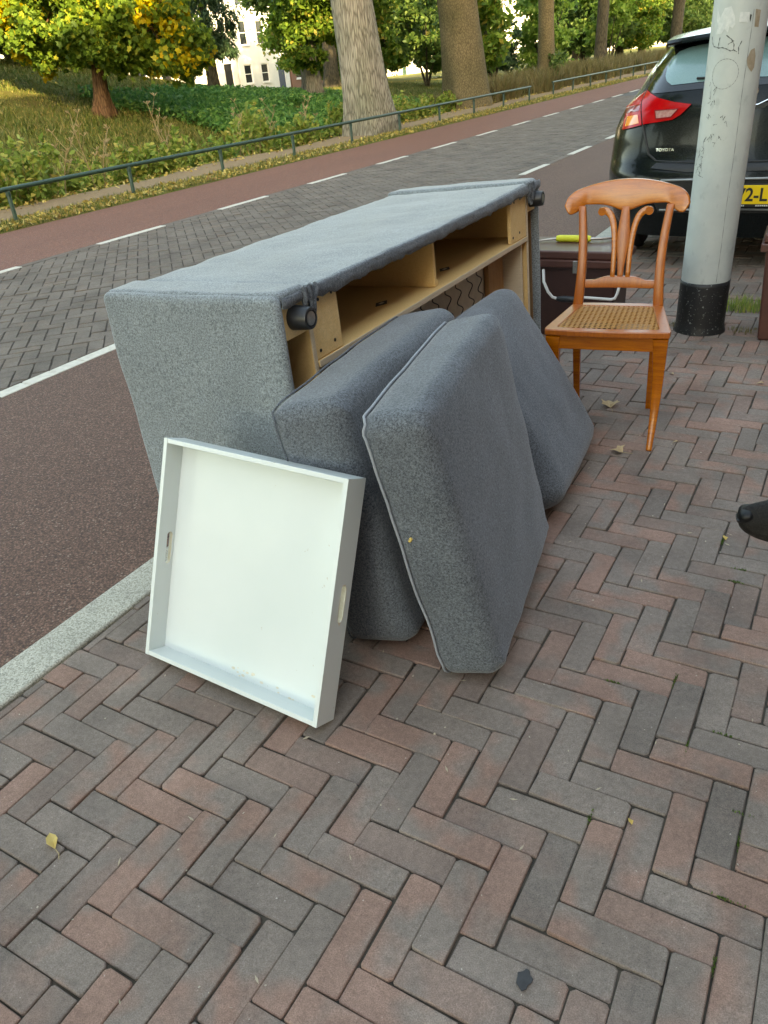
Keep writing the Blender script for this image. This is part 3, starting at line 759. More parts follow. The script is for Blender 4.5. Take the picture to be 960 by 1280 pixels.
tree('slender_street_tree', 'straight grey brown trunk with ivy at its foot beside the gap in the fence', (x, y), 9.5, .38, .30, M['bark2'],
     [(x, y - 1.6, z + 7.2, 3, 3, 2.0, 4200, 26), (x + .8, y + 2, z + 8.8, 3.4, 3.4, 2.2, 4200, 26)], .34, 'oval', M['linden'], 1.25, (-.1, 0), 17,
     extra=[('ivy', [(x + .5, y, z + .9, .45, .45, 1.0, 900, 10)], .2, 'oval', M['darkleaf'])])
x, y = -14.2, 50.0; z = float(ter(x, y))
tree('forked_street_tree', 'dark forked trunk rising from the brown reeds', (x, y), 9.5, .34, .24, M['bark5'],
     [(x - 1.2, y - 1, z + 6.8, 2.6, 2.6, 2.0, 4200, 26), (x + .8, y + 2, z + 8.0, 3.4, 3.4, 2.4, 4200, 26)], .36, 'oval', M['linden'], 1.2, (.2, 0), 19)
x, y = -12.6, 62.0; z = float(ter(x, y))
tree('far_street_tree', 'farthest dark trunk of the roadside row, past the reeds', (x, y), 9.5, .40, .3, M['bark5'],
     [(x - 1.2, y - 1, z + 6.5, 3.2, 3.2, 2.2, 4200, 24), (x + .8, y + 2, z + 8.4, 3.8, 3.8, 2.4, 4200, 24)], .4, 'oval', M['linden'], 1.2, (.2, 0), 23)
for y, lab in ((-2.5, 'unseen plane tree added to block low sky light, opposite the white tray'), (-13.0, 'next unseen plane tree added to block low sky light, back from the tray'), (-24.0, 'last unseen plane tree added to block low sky light, back along the fence')):  # out-of-view trees, added to cut the low sky light on the sofa
    x = -14.2 if y > 0 else -11.8; z = float(ter(x, y))
    tree('plane_tree', lab, (x, y), 9.5, .55, .42, M['bark2'], [(x - 1, y - 2, z + 8.4, 4.2, 4.2, 2.6, 7000, 50), (x + 1, y + 2.4, z + 10.8, 5, 5, 3.2, 8000, 50), (x, y, z + 6.8, 3.4, 3.4, 1.6, 3500, 30)], .5, 'quad', M['linden'], 1.35, (-.4, -.3), int(50 + y), rough=.06)
# two darker trunks deeper in the park
for x, y, r, lab in ((-26.5, 40.6, .40, 'dark trunk standing in the brown hollow behind the twin trunk'), (-24.2, 41.6, .30, 'thin dark trunk in the brown hollow close behind the ridged trunk'), (-30.5, 44.5, .42, 'grey trunk at the top of the slope by the white houses')):
    z = float(ter(x, y))
    tree('park_tree', lab, (x, y), 8.5, r, r * .7, M['bark5'] if r != .42 else M['bark3'], [(x - 1, y, z + 6.0, 3.0, 3.0, 2.4, 4200, 26), (x + 1, y + 2, z + 8, 3.4, 3.4, 2.2, 3600, 20)], .34, 'oval', M['darkleaf'], 1.4, (.2, .2), int(r * 100))
# bright bush and low boughs seen between the trunks
def bush(x, y, rx, rz, n, mt, label, leaf=.26, zc=None, name='leafy_bush'):
    z = float(ter(x, y)); t = world_thing(name, label, 'bush', (x, y, z)); b = MB()
    for i in range(6):
        a = i * 1.05; b.tube([(x, y, z - .1), (x + math.cos(a) * rx * .3, y + math.sin(a) * rx * .3, z + rz * .8), (x + math.cos(a) * rx * .6, y + math.sin(a) * rx * .6, z + rz * 1.5)], [.07, .045, .015], 5)
    b.build('stems', M['bark5'], t)
    C = crown_points([(x, y, z + (zc or rz), rx, rx, rz, n, 34)], 1); C[:, 2] = np.maximum(C[:, 2], ter(C[:, 0], C[:, 1]) + .05)
    cloud('foliage', C, leaf, 'oval', mt, t); return t
bush(-27.0, 26.4, 2.2, 1.9, 7000, M['darkleaf'], 'dark bush on the crest between the sycamore and the weeping tree', .22, 2.0)
bush(-14.9, 42.5, 1.5, 2.0, 5200, M['fresh'], 'bright green bush beside the ivy clad trunk', zc=2.4)
bush(-15.4, 56.0, 1.7, 1.9, 4200, M['fresh'], 'light green bush behind the brown reeds, by the forked trunk', .3, 3.2)
bush(-15.2, 34.5, 1.5, 2.2, 5200, M['linden'], 'mid green bush between the mossy trunk and the ridged trunk', .28, 2.9)
bush(-20.5, 40.5, 2.0, 2.2, 6000, M['darkleaf'], 'dark rounded bush in the hollow behind the mossy trunk', .3, 3.0)
bush(-16.6, 40.0, 1.2, 1.5, 3000, M['willow'], 'blue green bush on the lawn by the white house', .26, 1.8)
# filler trees far across the park, each with its own crown
labs = ['far park tree with dense dark crown %s' % s for s in ('above the golden tree', 'behind the sycamore', 'between sycamore and weeping tree', 'behind the weeping tree', 'beside the white gabled house', 'behind the twin trunk', 'left of the mossy trunk', 'behind the lawn', 'beyond the lawn by the houses', 'over the parked cars', 'at the bend of the road', 'closing the far end of the street')]
spots = [(-30.5, 17.5, 5.5), (-32, 24.5, 5.5), (-32.5, 30, 6.0), (-36, 53.0, 6.5), (-42, 67, 7.2), (-31, 50, 7.0), (-29, 61, 7.4), (-40, 62, 7.5), (-27, 86, 7.5), (-22, 92, 7.6), (-16, 100, 7.6), (-10, 112, 7.6)]
extra_ = [(-27.5, 21.5, 5.0, 'leafy park tree on the crest between golden tree and sycamore'), (-35.5, 20.5, 6.5, 'tall park tree behind the crest above the golden tree'), (-37, 33, 7, 'tall park tree standing back behind the weeping tree'), (-27.5, 47.5, 6.5, 'leafy tree closing the brown hollow'), (-37, 57, 7.5, 'tall park tree before the brick house'), (-20, 66, 7.5, 'park tree right of the sunny lawn'), (-19.5, 74, 7.5, 'park tree behind the bright green bush'), (-17.5, 84, 7.5, 'park tree behind the forked trunk'), (-40, 70, 8, 'tall park tree before the white house row')]
labs += [e[3] for e in extra_]; spots += [e[:3] for e in extra_]
for (x, y, hh), lab in zip(spots, labs):
    z = float(ter(x, y)); s_ = hh / 6
    tree('park_tree', lab, (x, y), hh, .28 * s_, .17 * s_, M['bark5'], [(x, y, z + hh * .55, 2.9 * s_, 2.9 * s_, 1.9 * s_, 12000, 60), (x + 1, y - 1.5, z + hh * .95, 3.6 * s_, 3.6 * s_, 2.2 * s_, 5600, 36), (x - 1.4, y + 1.2, z + hh * .33, 1.9 * s_, 1.9 * s_, 1.3 * s_, 5200, 30), (x + 1.5, y - 1.4, z + hh * .30, 1.8 * s_, 1.8 * s_, 1.2 * s_, 5200, 30)],
         .27, 'quad', M['darkleaf'] if random.random() < .6 else M['linden'], 1.3, (.1, .1), int(x * -3), group=G_TREES)

# ---- rail fence
M_f = M['fencegreen']
def fence(y0, n, sp, x, h, label):
    t = local_thing('rail_fence', label, 'fence', (x, y0, -0.075)); pst = MB(); pst.lathe([(.03, -.3), (.03, h - .035), (.022, h - .01)], 10)
    pst.lathe([(.045, .0), (.045, .012), (.032, .02)], 10)
    p0 = pst.build('post', M_f, None, True); me = p0.data; p0.parent = t
    cl = MB(); cl.lathe([(.036, h - .085), (.038, h - .06), (.036, h - .035)], 10); co = cl.build('collar', M_f, None, True); co.parent = p0
    for i in range(1, n):
        c_ = p0.copy(); COL.objects.link(c_); c_.parent = t; c_.location = (0, i * sp, 0); c_.rotation_euler = (random.gauss(0, .012), random.gauss(0, .012), 0)
        d_ = co.copy(); COL.objects.link(d_); d_.parent = c_
    rl = MB(); rl.tube([(math.sin(i * .9) * .004, -.12 + i * ((n - 1) * sp + .24) / 20, h) for i in range(21)], .031, 12)
    r_ = rl.build('rail', M_f, None, True); r_.parent = t
fence(6.58 - 3 * 2.26, 13, 2.26, -9.86, .44, 'dark green tubular rail fence along the verge of the cycle path')
fence(29.6, 14, 2.24, -9.95, .44, 'second stretch of rail fence in front of the brown reeds')

# ---- houses across the park
M['glassdark'] = simple('dark window glass', (0.02, 0.024, 0.028), None, rough=0.08)
M['framewhite'] = simple('white window frame', (0.75, 0.75, 0.72), None, rough=0.5)
def house(y0, wd, h, wall, door, label, X=-50.0, roofm=None, nwin=3):
    z = float(ter(X + 2, y0 + wd / 2)) - .2; t = local_thing('town_house', label, 'house', (X, y0, z)); wb = MB()
    rows = [(1.0, 2.5), (4.0, 5.9), (7.0, 8.6)]; rows = [r for r in rows if r[1] < h - .4]
    holes = []; wn = []
    for ri, (a, b) in enumerate(rows):
        for k in range(nwin):
            yc = wd * (k + .5) / nwin
            if ri == 0 and k == nwin - 1: holes.append([(yc - .55, .12), (yc + .55, .12), (yc + .55, 2.6), (yc - .55, 2.6)]); dr = yc; continue
            holes.append([(yc - .55, a), (yc + .55, a), (yc + .55, b), (yc - .55, b)]); wn.append((yc, a, b))
    V, F = plate_holes([(0, 0), (wd - .02, 0), (wd - .02, h), (0, h)], holes, -.25, 0, lambda a, b, c: (c, a, b)); wb.add(V, F)
    wb.box((-8, 0, 0), (-7.75, wd - .02, h)); wb.box((-7.74, 0, 0), (-.26, .2, h)); wb.box((-7.74, wd - .22, 0), (-.26, wd - .02, h))
    wb.build('wall', wall, t)
    for yc, a, b in wn:
        f_ = MB()
        for lo, hi in (((-.16, yc - .55, a), (-.08, yc - .47, b)), ((-.16, yc + .47, a), (-.08, yc + .55, b)), ((-.16, yc - .469, a), (-.08, yc + .469, a + .08)), ((-.16, yc - .469, b - .08), (-.08, yc + .469, b)), ((-.15, yc - .469, (a + b) / 2 - .03), (-.09, yc + .469, (a + b) / 2 + .03))): f_.box(lo, hi)
        wo = f_.build('window', M['framewhite'], t)
        MB().box((-.13, yc - .468, a + .081), (-.11, yc + .468, b - .081)).build('pane', M['glassdark'], wo)
        MB().box((.002, yc - .62, a - .1), (.09, yc + .62, a)).build('sill', M['framewhite'], wo)
    MB().box((-.15, dr - .548, .12), (-.09, dr + .548, 2.59)).build('door', door, t)
    rf = MB(); rf.prism([(.25, h), (-8.25, h), (-4, h + 2.8)], -.05, wd + .03, lambda a, b, c: (a, c, b)); rf.build('roof', roofm or M['rooft'], t)
    MB().box((.002, 0, h - .35), (.3, wd - .02, h - .01)).build('cornice', M['framewhite'], t)
M['rooft'] = simple('dark roof tile', (0.07, 0.05, 0.045), (0.10, 0.07, 0.06), 4, 0.8)
wwhite = simple('white render', (0.78, 0.77, 0.72), (0.70, 0.69, 0.65), 1.5, 0.8); wcream = simple('cream render', (0.66, 0.60, 0.48), (0.60, 0.54, 0.43), 1.5, 0.8)
wbrick = simple('red brown house brick', (0.22, 0.11, 0.075), (0.28, 0.15, 0.10), 9, 0.9)
dgreen = simple('green door', (0.02, 0.06, 0.04), None, rough=.4); dblack = simple('black door', (0.015, 0.015, 0.017), None, rough=.35); dblue = simple('blue door', (0.03, 0.05, 0.10), None, rough=.4)
for y0, wd, h, wl, dr, lab in ((46, 8, 9.5, wcream, dblack, 'cream house behind the far trees of the bank'), (54.2, 7.5, 10, wwhite, dblack, 'white house glimpsed between the weeping tree and the twin trunk'), (62, 7.5, 9.2, wwhite, dblue, 'white house with a blue door behind the twin trunk'), (69.8, 8, 10, wbrick, dgreen, 'brick house hidden behind the park trees'), (78, 8, 9.6, wwhite, dblack, 'white house behind the ridged trunk'), (86.3, 8, 10, wcream, dgreen, 'cream house with a green door across the park'),
                             (94.6, 8, 9.4, wwhite, dgreen, 'white house beyond the mossy trunk'), (102.8, 8.5, 10, wwhite, dblack, 'white house with tall windows seen over the sunny lawn'), (111.6, 8, 9.6, wwhite, dblue, 'white house with blue door over the sunny lawn'), (120, 8, 10, wwhite, dblack, 'white house with a black door past the lawn'), (128.3, 9, 9.5, wwhite, dgreen, 'white house past the ivy clad trunk'), (137.6, 9, 10, wwhite, dblack, 'white end house beyond the forked trunk')):
    house(y0, wd, h, wl, dr, lab)
for x0, wl, dr, lab in ((-46, wwhite, dblack, 'white house closing the far end of the park'), (-36, wcream, dgreen, 'cream house closing the far end of the park'), (-26, wwhite, dblue, 'white house over the reeds at the far end of the road')):
    house(0, 9, 9.5, wl, dr, lab); t_ = [o for o in bpy.data.objects if o.get('label') == lab][0]; t_.location = (x0, 150, -.2); t_.rotation_euler = (0, 0, -math.pi / 2)

# ---- unseen brick terrace, added on the pavement side to keep the low sun off
t = local_thing('sun_block_terrace', 'long unseen brick terrace added on the pavement side to block the low sun', 'building', (8.0, -45, 0))
wlen, wh = 110, 14.7
holes = []; wn = []
for i in range(36):
    yc = 1.6 + i * 3.05
    for a, b in ((.9, 2.6), (4.2, 6.0), (7.4, 9.0)):
        if a < 1 and i % 3 == 0: holes.append([(yc - .5, .1), (yc + .5, .1), (yc + .5, 2.6), (yc - .5, 2.6)]); wn.append((yc, .1, 2.6, 1)); continue
        holes.append([(yc - .6, a), (yc + .6, a), (yc + .6, b), (yc - .6, b)]); wn.append((yc, a, b, 0))
V, F = plate_holes([(0, 0), (wlen, 0), (wlen, wh), (0, wh)], holes, 0, .3, lambda a, b, c: (c, a, b))
wb = MB(); wb.add(V, F); wb.box((8, 0, 0), (8.3, wlen, wh)); wb.box((.302, 0, 0), (7.99, .3, wh)); wb.box((.302, wlen - .3, 0), (7.99, wlen, wh)); wb.build('wall', wbrick, t)
for yc, a, b, dr in wn:
    fr = MB(); hw = .5 if dr else .6
    if dr: MB().box((.12, yc - hw + .001, a), (.18, yc + hw - .001, b - .001)).build('door', dgreen, t); continue
    for lo, hi in (((.1, yc - hw, a), (.18, yc - hw + .07, b)), ((.1, yc + hw - .07, a), (.18, yc + hw, b)), ((.1, yc - hw + .071, a), (.18, yc + hw - .071, a + .07)), ((.1, yc - hw + .071, b - .07), (.18, yc + hw - .071, b))): fr.box(lo, hi)
    wo = fr.build('window', M['framewhite'], t); MB().box((.13, yc - hw + .072, a + .071), (.15, yc + hw - .072, b - .071)).build('pane', M['glassdark'], wo)
rf = MB(); rf.prism([(-.2, wh), (8.5, wh), (4.2, wh + 1.2)], 0, wlen, lambda a, b, c: (a, c, b)); rf.build('roof', M['rooft'], t)

# ================================================================== sofa lying on its back
SV, SU, SS_ = 0.67, 2.02, 0.90
_T = {(0, 0): (-1.55, .84, .885), (1, 0): (-.88, .835, .904), (0, 1): (-1.585, 2.81, .870), (1, 1): (-.885, 2.85, .908)}
_B = {(0, 0): (-1.50, .82, .005), (1, 0): (-.84, .82, .002), (0, 1): (-1.53, 2.81, .005), (1, 1): (-.85, 2.85, .002)}
_T = {k: np.array(v) for k, v in _T.items()}; _B = {k: np.array(v) for k, v in _B.items()}
def SM(v, u, s):
    """sofa coordinates: v towards the underside, u along its length, s up"""
    a, b, c = v / SV, u / SU, s / SS_
    p = 0
    for (i, j), q_ in _T.items(): p = p + q_ * (a if i else 1 - a) * (b if j else 1 - b) * c
    for (i, j), q_ in _B.items(): p = p + q_ * (a if i else 1 - a) * (b if j else 1 - b) * (1 - c)
    return tuple(p)
def wob(amp, sc, seed=0):
    return lambda v, u, s: SM(*(Vector((v, u, s)) + Vector([amp * mnoise.noise(Vector((v * sc + seed + 31 * k, u * sc, s * sc))) for k in range(3)])))
sofa = world_thing('sofa', 'grey fabric sofa tipped onto its back, underside showing bare plywood frame', 'sofa', (-1.2, 1.83, 0))
def srb(name, lo, hi, r, n, mt, amp=.004, sc=7, seed=0, parent=None):
    V, F = rb(lo, hi, r, n, wob(amp, sc, seed)); b = MB(); b.add(V, F); return b.build(name, mt, parent or sofa, True)
fab = M['fabric']
# outer arm panels, fabric wrapped
srb('arm_panel', (0, 0, 0), (SV, .034, .898), .024, (16, 2, 20), fab, .006, 5, 1)
srb('arm_panel', (0, SU - .034, 0), (SV, SU, .898), .024, (16, 2, 20), fab, .005, 5, 2)
# fronts of the arms and of the seat (facing the sky now)
srb('arm_front', (.006, .022, .868), (SV - .004, .152, .905), .017, (16, 6, 2), fab, .005, 8, 3)
srb('arm_front', (.006, SU - .152, .868), (SV - .004, SU - .022, .908), .017, (16, 6, 2), fab, .005, 8, 4)
def fpan(v, u, s):
    k = (u - .15) / (SU - .3); sag = .006 * math.sin(k * math.pi) * (v / SV)
    bow = .012 * math.sin(k * math.pi)
    a = Vector((v * 6, u * 5, s * 6)); d = .005 * mnoise.noise(a) + .0035 * mnoise.noise(a * 3.1)
    return SM(v + bow * (v / SV), u, s - sag + d)
V, F = rb((.03, .150, .866), (SV - .002, SU - .150, .897), .014, (18, 50, 2), fpan); b = MB(); b.add(V, F); fp = b.build('front_panel', fab, sofa, True)
# rolled hem of loose cloth along the underside edge, sagging between staples
def hem(u0, u1, name, parent, depth, seed):
    n = int((u1 - u0) / .018) + 2; v_ = []; f_ = []; m_ = 7
    for i in range(n):
        u = u0 + (u1 - u0) * i / (n - 1); k = (u - .15) / (SU - .3); bow = .012 * math.sin(max(0, min(1, k)) * math.pi)
        dp = depth * (1 + .35 * mnoise.noise(Vector((u * 9, seed, 0))) + .2 * mnoise.noise(Vector((u * 31, seed, 2))))
        for j in range(m_):
            t_ = j / (m_ - 1); bul = .005 * math.sin(t_ * math.pi) + .003 * mnoise.noise(Vector((u * 22, t_ * 3, seed))) + .003 * mnoise.noise(Vector((u * 60, t_ * 5, seed)))
            v_.append(SM(SV + bow + .003 + bul, u, .893 - dp * t_))
    for i in range(n - 1):
        for j in range(m_ - 1): f_.append((i * m_ + j, (i + 1) * m_ + j, (i + 1) * m_ + j + 1, i * m_ + j + 1))
    o = mk(name, v_, f_, M['fabric2'], parent, True); md = o.modifiers.new('thick', 'SOLIDIFY'); md.thickness = .005; md.offset = -1
    return o
hem(.155, SU - .155, 'hem', fp, .036, 1); hem(.02, .135, 'hem', sofa, .022, 5); hem(SU - .135, SU - .02, 'hem', sofa, .028, 9)
# bunched cloth where arm and front meet
for uu, nm in ((.142, 1), (SU - .142, 2)):
    b = MB()
    for k in range(7):
        a0 = (k - 3) * .0105; pts = [SM(SV + .010 + .006 * math.sin(k * 2.1 + j), uu + a0 * (1 - .45 * j / 5) + .004 * math.sin(j * 1.7 + k), .902 - j * .0165 * (1 + .12 * math.sin(k * 1.9))) for j in range(6)]
        b.tube(pts, [.004, .0065, .007, .0065, .0055, .003], 7)
    b.build('bunched_cloth', M['fabric2'], sofa, True)
def sbx(name, lo, hi, mt, parent=None, bevel=.0015): b = MB(); b.box(lo, hi, SM); return b.build(name, mt, parent or sofa, bevel=bevel, seg=1)
ply = M['ply']
for s0, s1, nm in ((.034, .140, 'n'), (SU - .140, SU - .034, 'f')):
    sbx('foot_block', (SV - .085, s0 + .001, .776), (SV - .012, s1 - .001, .864), ply)
# inner arm walls: plywood with pale edge facing out
for a0, a1 in ((.1415, .1575), (SU - .1575, SU - .1415)):
    iw = sbx('inner_arm_wall', (.03, a0, .05), (SV - .011, a1, .864), M['board']); sbx('edge_strip', (SV - .0105, a0 - .0005, .05), (SV - .006, a1 + .0005, .864), M['plyedge'], iw)
dkw = simple('raw brown board', (.20, .12, .055), (.26, .16, .08), 60, .85)
sbx('arm_lining', (.05, .0345, .05), (SV - .03, .040, .775), dkw); sbx('arm_lining', (.05, SU - .040, .05), (SV - .03, SU - .0345, .775), dkw); sbx('arm_lining', (.30, .041, .05), (.31, .141, .775), dkw); sbx('arm_lining', (.30, SU - .141, .05), (.31, SU - .041, .775), dkw)
# seat-front box: shelf, divider, back board, gusset boards
sbx('shelf_board', (.16, .158, .664), (SV - .004, SU - .158, .680), M['board']); 
sbx('edge_strip', (SV - .0035, .158, .662), (SV - .0005, SU - .158, .682), M['plyedge'])
sbx('back_board', (.142, .158, .50), (.158, SU - .158, .866), M['board'])
dv = sbx('divider', (.16, .975, .682), (SV - .03, .992, .864), M['board']); sbx('batten', (SV - .05, .993, .835), (SV - .034, 1.012, .863), ply, dv); sbx('batten', (SV - .05, .993, .683), (SV - .034, 1.010, .700), ply, dv)
for u0, u1 in ((.159, .300), (SU - .340, SU - .159)):
    g = sbx('gusset_board', (SV - .024, u0, .683), (SV - .009, u1, .864), ply)
    hb = MB()
    for du, hs in ((.045, .845), (.115, .848), (.022, .705), (.10, .712)):
        c_ = Vector(SM(SV - .0085, u0 + du, hs)); ax = Vector(SM(SV, u0 + du, hs)) - Vector(SM(SV - .1, u0 + du, hs)); mt_ = Matrix.Translation(c_) @ ax.to_track_quat('Z', 'Y').to_matrix().to_4x4(); hb.lathe([(.0052, -.001), (.0052, .0012)], 10, mt_)
    hb.build('screw_holes', M['sticker'], g)
# small black labels on the boards
for u0, v0, nm in ((.75, .54, 'near'), (1.25, .55, 'far')):
    b = MB(); b.prism([(-.042, 0), (0, -.022), (.042, 0), (0, .022)], 0, .0012, lambda a, b_, c, u0=u0, v0=v0: SM(v0 + b_, u0 + a, .6803 + c)); lb_ = b.build('label', M['sticker'], sofa)
    b = MB(); b.prism([(-.012, -.006), (.012, -.006), (.012, .006), (-.012, .006)], 0, .0004, lambda a, b_, c, u0=u0, v0=v0: SM(v0 + b_, u0 + a, .6817 + c)); b.build('print', M['lining'], lb_)
# seat deck with sinuous springs, seen from below
sbx('spring_lining', (.545, .158, .055), (.551, SU - .158, .663), M['lining'])
for i in range(15):
    u0 = .26 + i * .107; b = MB(); pts = []
    for k in range(91):
        s_ = .07 + .58 * k / 90; pts.append(SM(.562 + .012 * math.sin(k / 90 * math.pi), u0 + .024 * math.sin(k / 90 * math.pi * 2 * 8.5) + .004 * math.sin(i * 3), s_))
    b.tube(pts, .0026, 6); b.build('spring', M['springwire'], sofa, True)
sbx('upright_board', (.555, SU - .40, .055), (.578, SU - .235, .663), m_wood('brown pine', (.30, .15, .055), (.40, .22, .09), (6, 6, 1), .6, 0), None)
sbx('upright_board', (.553, SU - .2, .055), (SV - .02, SU - .185, .663), M['plyedge'])
sbx('upright_board', (.553, .185, .055), (SV - .02, .2, .663), M['plyedge'])
# fabric covered back (on the ground) and rear feet
srb('back_panel', (.03, .036, .0), (SV - .012, SU - .036, .052), .02, (10, 30, 2), fab, .004, 6, 8)
def foot(u, s):
    c_ = Vector(SM(SV - .02, u, s)); ax = (Vector(SM(SV, u, s)) - Vector(SM(SV - .1, u, s))).normalized(); mt_ = Matrix.Translation(c_) @ ax.to_track_quat('Z', 'Y').to_matrix().to_4x4()
    b = MB(); b.lathe([(.034, 0), (.0345, .004), (.031, .060), (.029, .066), (.0225, .068), (.0215, .064)], 28, mt_); f_ = b.build('foot', M['blackplastic'], sofa, True)
    b = MB(); b.lathe([(.019, .0635), (.019, .0665), (.017, .0672)], 20, mt_); d_ = b.build('glide', M['steel'], f_, True)
for u, s in ((.086, .828), (SU - .086, .825), (.086, .12), (SU - .086, .12)): foot(u, s)

# ================================================================== seat cushions
def cushion(label, p, r=.036, mt=None, bulge=.010, seed=0, pipe=False):
    yaw, lean, pit, X, Y, Z, L, H, T = p
    l = np.array((-math.sin(yaw), math.cos(yaw), 0)); o_ = np.array((math.cos(yaw), math.sin(yaw), 0)); zz = np.array((0, 0, 1.0))
    h = math.cos(lean) * zz - math.sin(lean) * o_; n = math.cos(lean) * o_ + math.sin(lean) * zz
    l2 = math.cos(pit) * l + math.sin(pit) * h; h2 = -math.sin(pit) * l + math.cos(pit) * h; O = np.array((X, Y, Z))
    t = world_thing('seat_cushion', label, 'cushion', (X, Y, 0), 'loose sofa cushions')
    def fn(a, b, c):
        u, v, w_ = 2 * a / L - 1, 2 * b / H - 1, 2 * c / T - 1
        k = max(0, 1 - u * u) * max(0, 1 - v * v)
        c2 = c + w_ * bulge * k ** .6
        a2 = a + u * .005 * max(0, 1 - v * v); b2 = b + v * .006 * max(0, 1 - u * u)
        d = Vector((a * 8 + seed, b * 8, c * 8)); e = Vector((a * 21 + seed, b * 34, c * 21))
        wr = .0022 * mnoise.noise(d) + .0009 * mnoise.noise(e) * (1 - abs(v) ** 3)
        # soft creases near the corners
        cr = .0045 * math.sin((a + b) * 80 + 2 * math.sin(a * 30)) * max(0, abs(u) - .70) * max(0, abs(v) - .66) * 14 + .0016 * math.sin(b * 150 + a * 40 + 3 * math.sin(b * 17)) * max(0, .55 - abs(u + .35)) * max(0, .5 - abs(v))
        nn = c2 + (w_ * (wr * 2 + cr))
        P = O + l2 * (a2 + wr * u) + h2 * (b2 + wr * v) + n * nn
        P[2] = max(P[2], .0025 + .0012 * math.sin(a * 40)) if P[2] < .02 else P[2]
        return tuple(P)
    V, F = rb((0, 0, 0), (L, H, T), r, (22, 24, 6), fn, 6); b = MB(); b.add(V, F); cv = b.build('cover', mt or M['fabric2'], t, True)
    # zip seam around the inner face
    rr = r * 1.0; path = []; off = .016
    for (cx, cy, a0) in ((L - rr, H - rr, 0), (rr, H - rr, 90), (rr, rr, 180), (L - rr, rr, 270)):
        for k in range(7): a = math.radians(a0 + 15 * k); path.append((cx + rr * .93 * math.cos(a), cy + rr * .93 * math.sin(a), off))
    dense = []
    for i in range(len(path)):
        p0, p1 = path[i], path[(i + 1) % len(path)]; m_ = max(1, int(math.dist(p0, p1) / .04))
        for k in range(m_): dense.append(tuple(x0 + (x1 - x0) * k / m_ for x0, x1 in zip(p0, p1)))
    dense.append(dense[0]); pts = [fn(*d) for d in dense]
    b = MB(); b.tube(pts, .0034 if pipe else .0030, 7, caps=False); b.build('piping', M['piping'] if pipe else M['fabric2'], cv, True)
    return t, cv, fn
cushion('thick grey cushion standing behind the others, nearest the end of the tipped sofa', (.097, .204, 0, -.634, .617, .0, .82, .715, .212), seed=3, r=.045)
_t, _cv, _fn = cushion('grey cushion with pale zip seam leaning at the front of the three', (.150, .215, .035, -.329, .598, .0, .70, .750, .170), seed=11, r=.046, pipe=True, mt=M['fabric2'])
sp0 = Vector(_fn(0, .44, .045)); b = MB(); V, F = rb((-.0045, -.003, -.006), (.0045, .003, .006), .0028, (2, 2, 2), lambda a, b_, c: tuple(sp0 + Vector((a + .002 * math.sin(c * 600), b_, c + .002 * math.sin(a * 700)))), 4); b.add(V, F); b.build('food_speck', simple('dried yellow speck', (.55, .40, .12), None, rough=.7), _cv, True)
cushion('grey cushion slumped against the sofa on the wooden chair side', (.13, .560, -.045, -.405, 1.42, .0, .66, .70, .165), seed=23, bulge=.020, r=.068)

# ================================================================== white tray
O = Vector((-1.123, .323, .029)); U = Vector((-.514, .288, .033)) - O; Vv = Vector((-1.112, .570, .591)) - O; Nn = Vector((-1.119, .389, .000)) - O
SU_, SV_, SD = U.length, Vv.length, Nn.length; U.normalize(); Vv.normalize(); Nn = U.cross(Vv).normalized() * -1 if U.cross(Vv).dot(Nn) < 0 else U.cross(Vv).normalized()
TF = lambda a, b, c: tuple(O + U * a + Vv * b + Nn * c)
tray = world_thing('serving_tray', 'large square white wooden tray leaning upright against the cushions', 'tray', (-.82, .36, 0))
th = .0125
b = MB(); b.box((th - .001, th - .001, SD - .014), (SU_ - th + .001, SV_ - th + .001, SD - .004), TF); b.build('base_panel', M['traywhite'], tray)
def slot(cx, cy, w_, h_): return [(cx + w_ / 2 * math.cos(a) , cy + (h_ / 2 - w_ / 2) * (1 if math.sin(a) >= 0 else -1) + w_ / 2 * math.sin(a)) for a in [math.radians(15 + 30 * k) for k in range(12)]]
for nm, a0, a1 in (('l', 0, th), ('r', SU_ - th, SU_)):
    V, F = plate_holes([(0, 0), (SV_, 0), (SV_, SD), (0, SD)], [[(y_, x_) for x_, y_ in slot(SD * .56, SV_ * .5, .020, .092)]], a0, a1, lambda b_, c, a: TF(a, b_, c)); b = MB(); b.add(V, F); sp_ = b.build('side_panel', M['traywhite'], tray)
    ch = MB(); sl = slot(SD * .56, SV_ * .5, .0198, .0918)
    for i in range(12):
        (x0, y0_), (x1, y1_) = sl[i], sl[(i + 1) % 12]
        ch.add([TF(a0 + .0008, y0_, x0), TF(a1 - .0008, y0_, x0), TF(a1 - .0008, y1_, x1), TF(a0 + .0008, y1_, x1)], [(0, 1, 2, 3)])
    ch.build('handle_slot', M['chip'], sp_)
    if nm == 'r':
        wv = MB()
        poly = [(SD * .56 + (.0125 + .003 * math.sin(k * 2.7)) * math.cos(k * .42), SV_ * .5 + (.052 + .004 * math.sin(k * 4.1)) * math.sin(k * .42)) for k in range(15)]
        V, F = plate_holes(poly, [slot(SD * .56, SV_ * .5, .0205, .0925)], a1 + .0002, a1 + .0008, lambda c, b_, a: TF(a, b_, c)); wv.add(V, F); wv.build('chipped_edge', M['chip'], sp_)
for nm, b0, b1 in (('bottom', 0, th), ('top', SV_ - th, SV_)):
    b = MB(); b.box((th + .0004, b0, .0003), (SU_ - th - .0004, b1, SD - .0003), TF); b.build('side_panel', M['traywhite'], tray, bevel=.001, seg=1)
chp = MB()
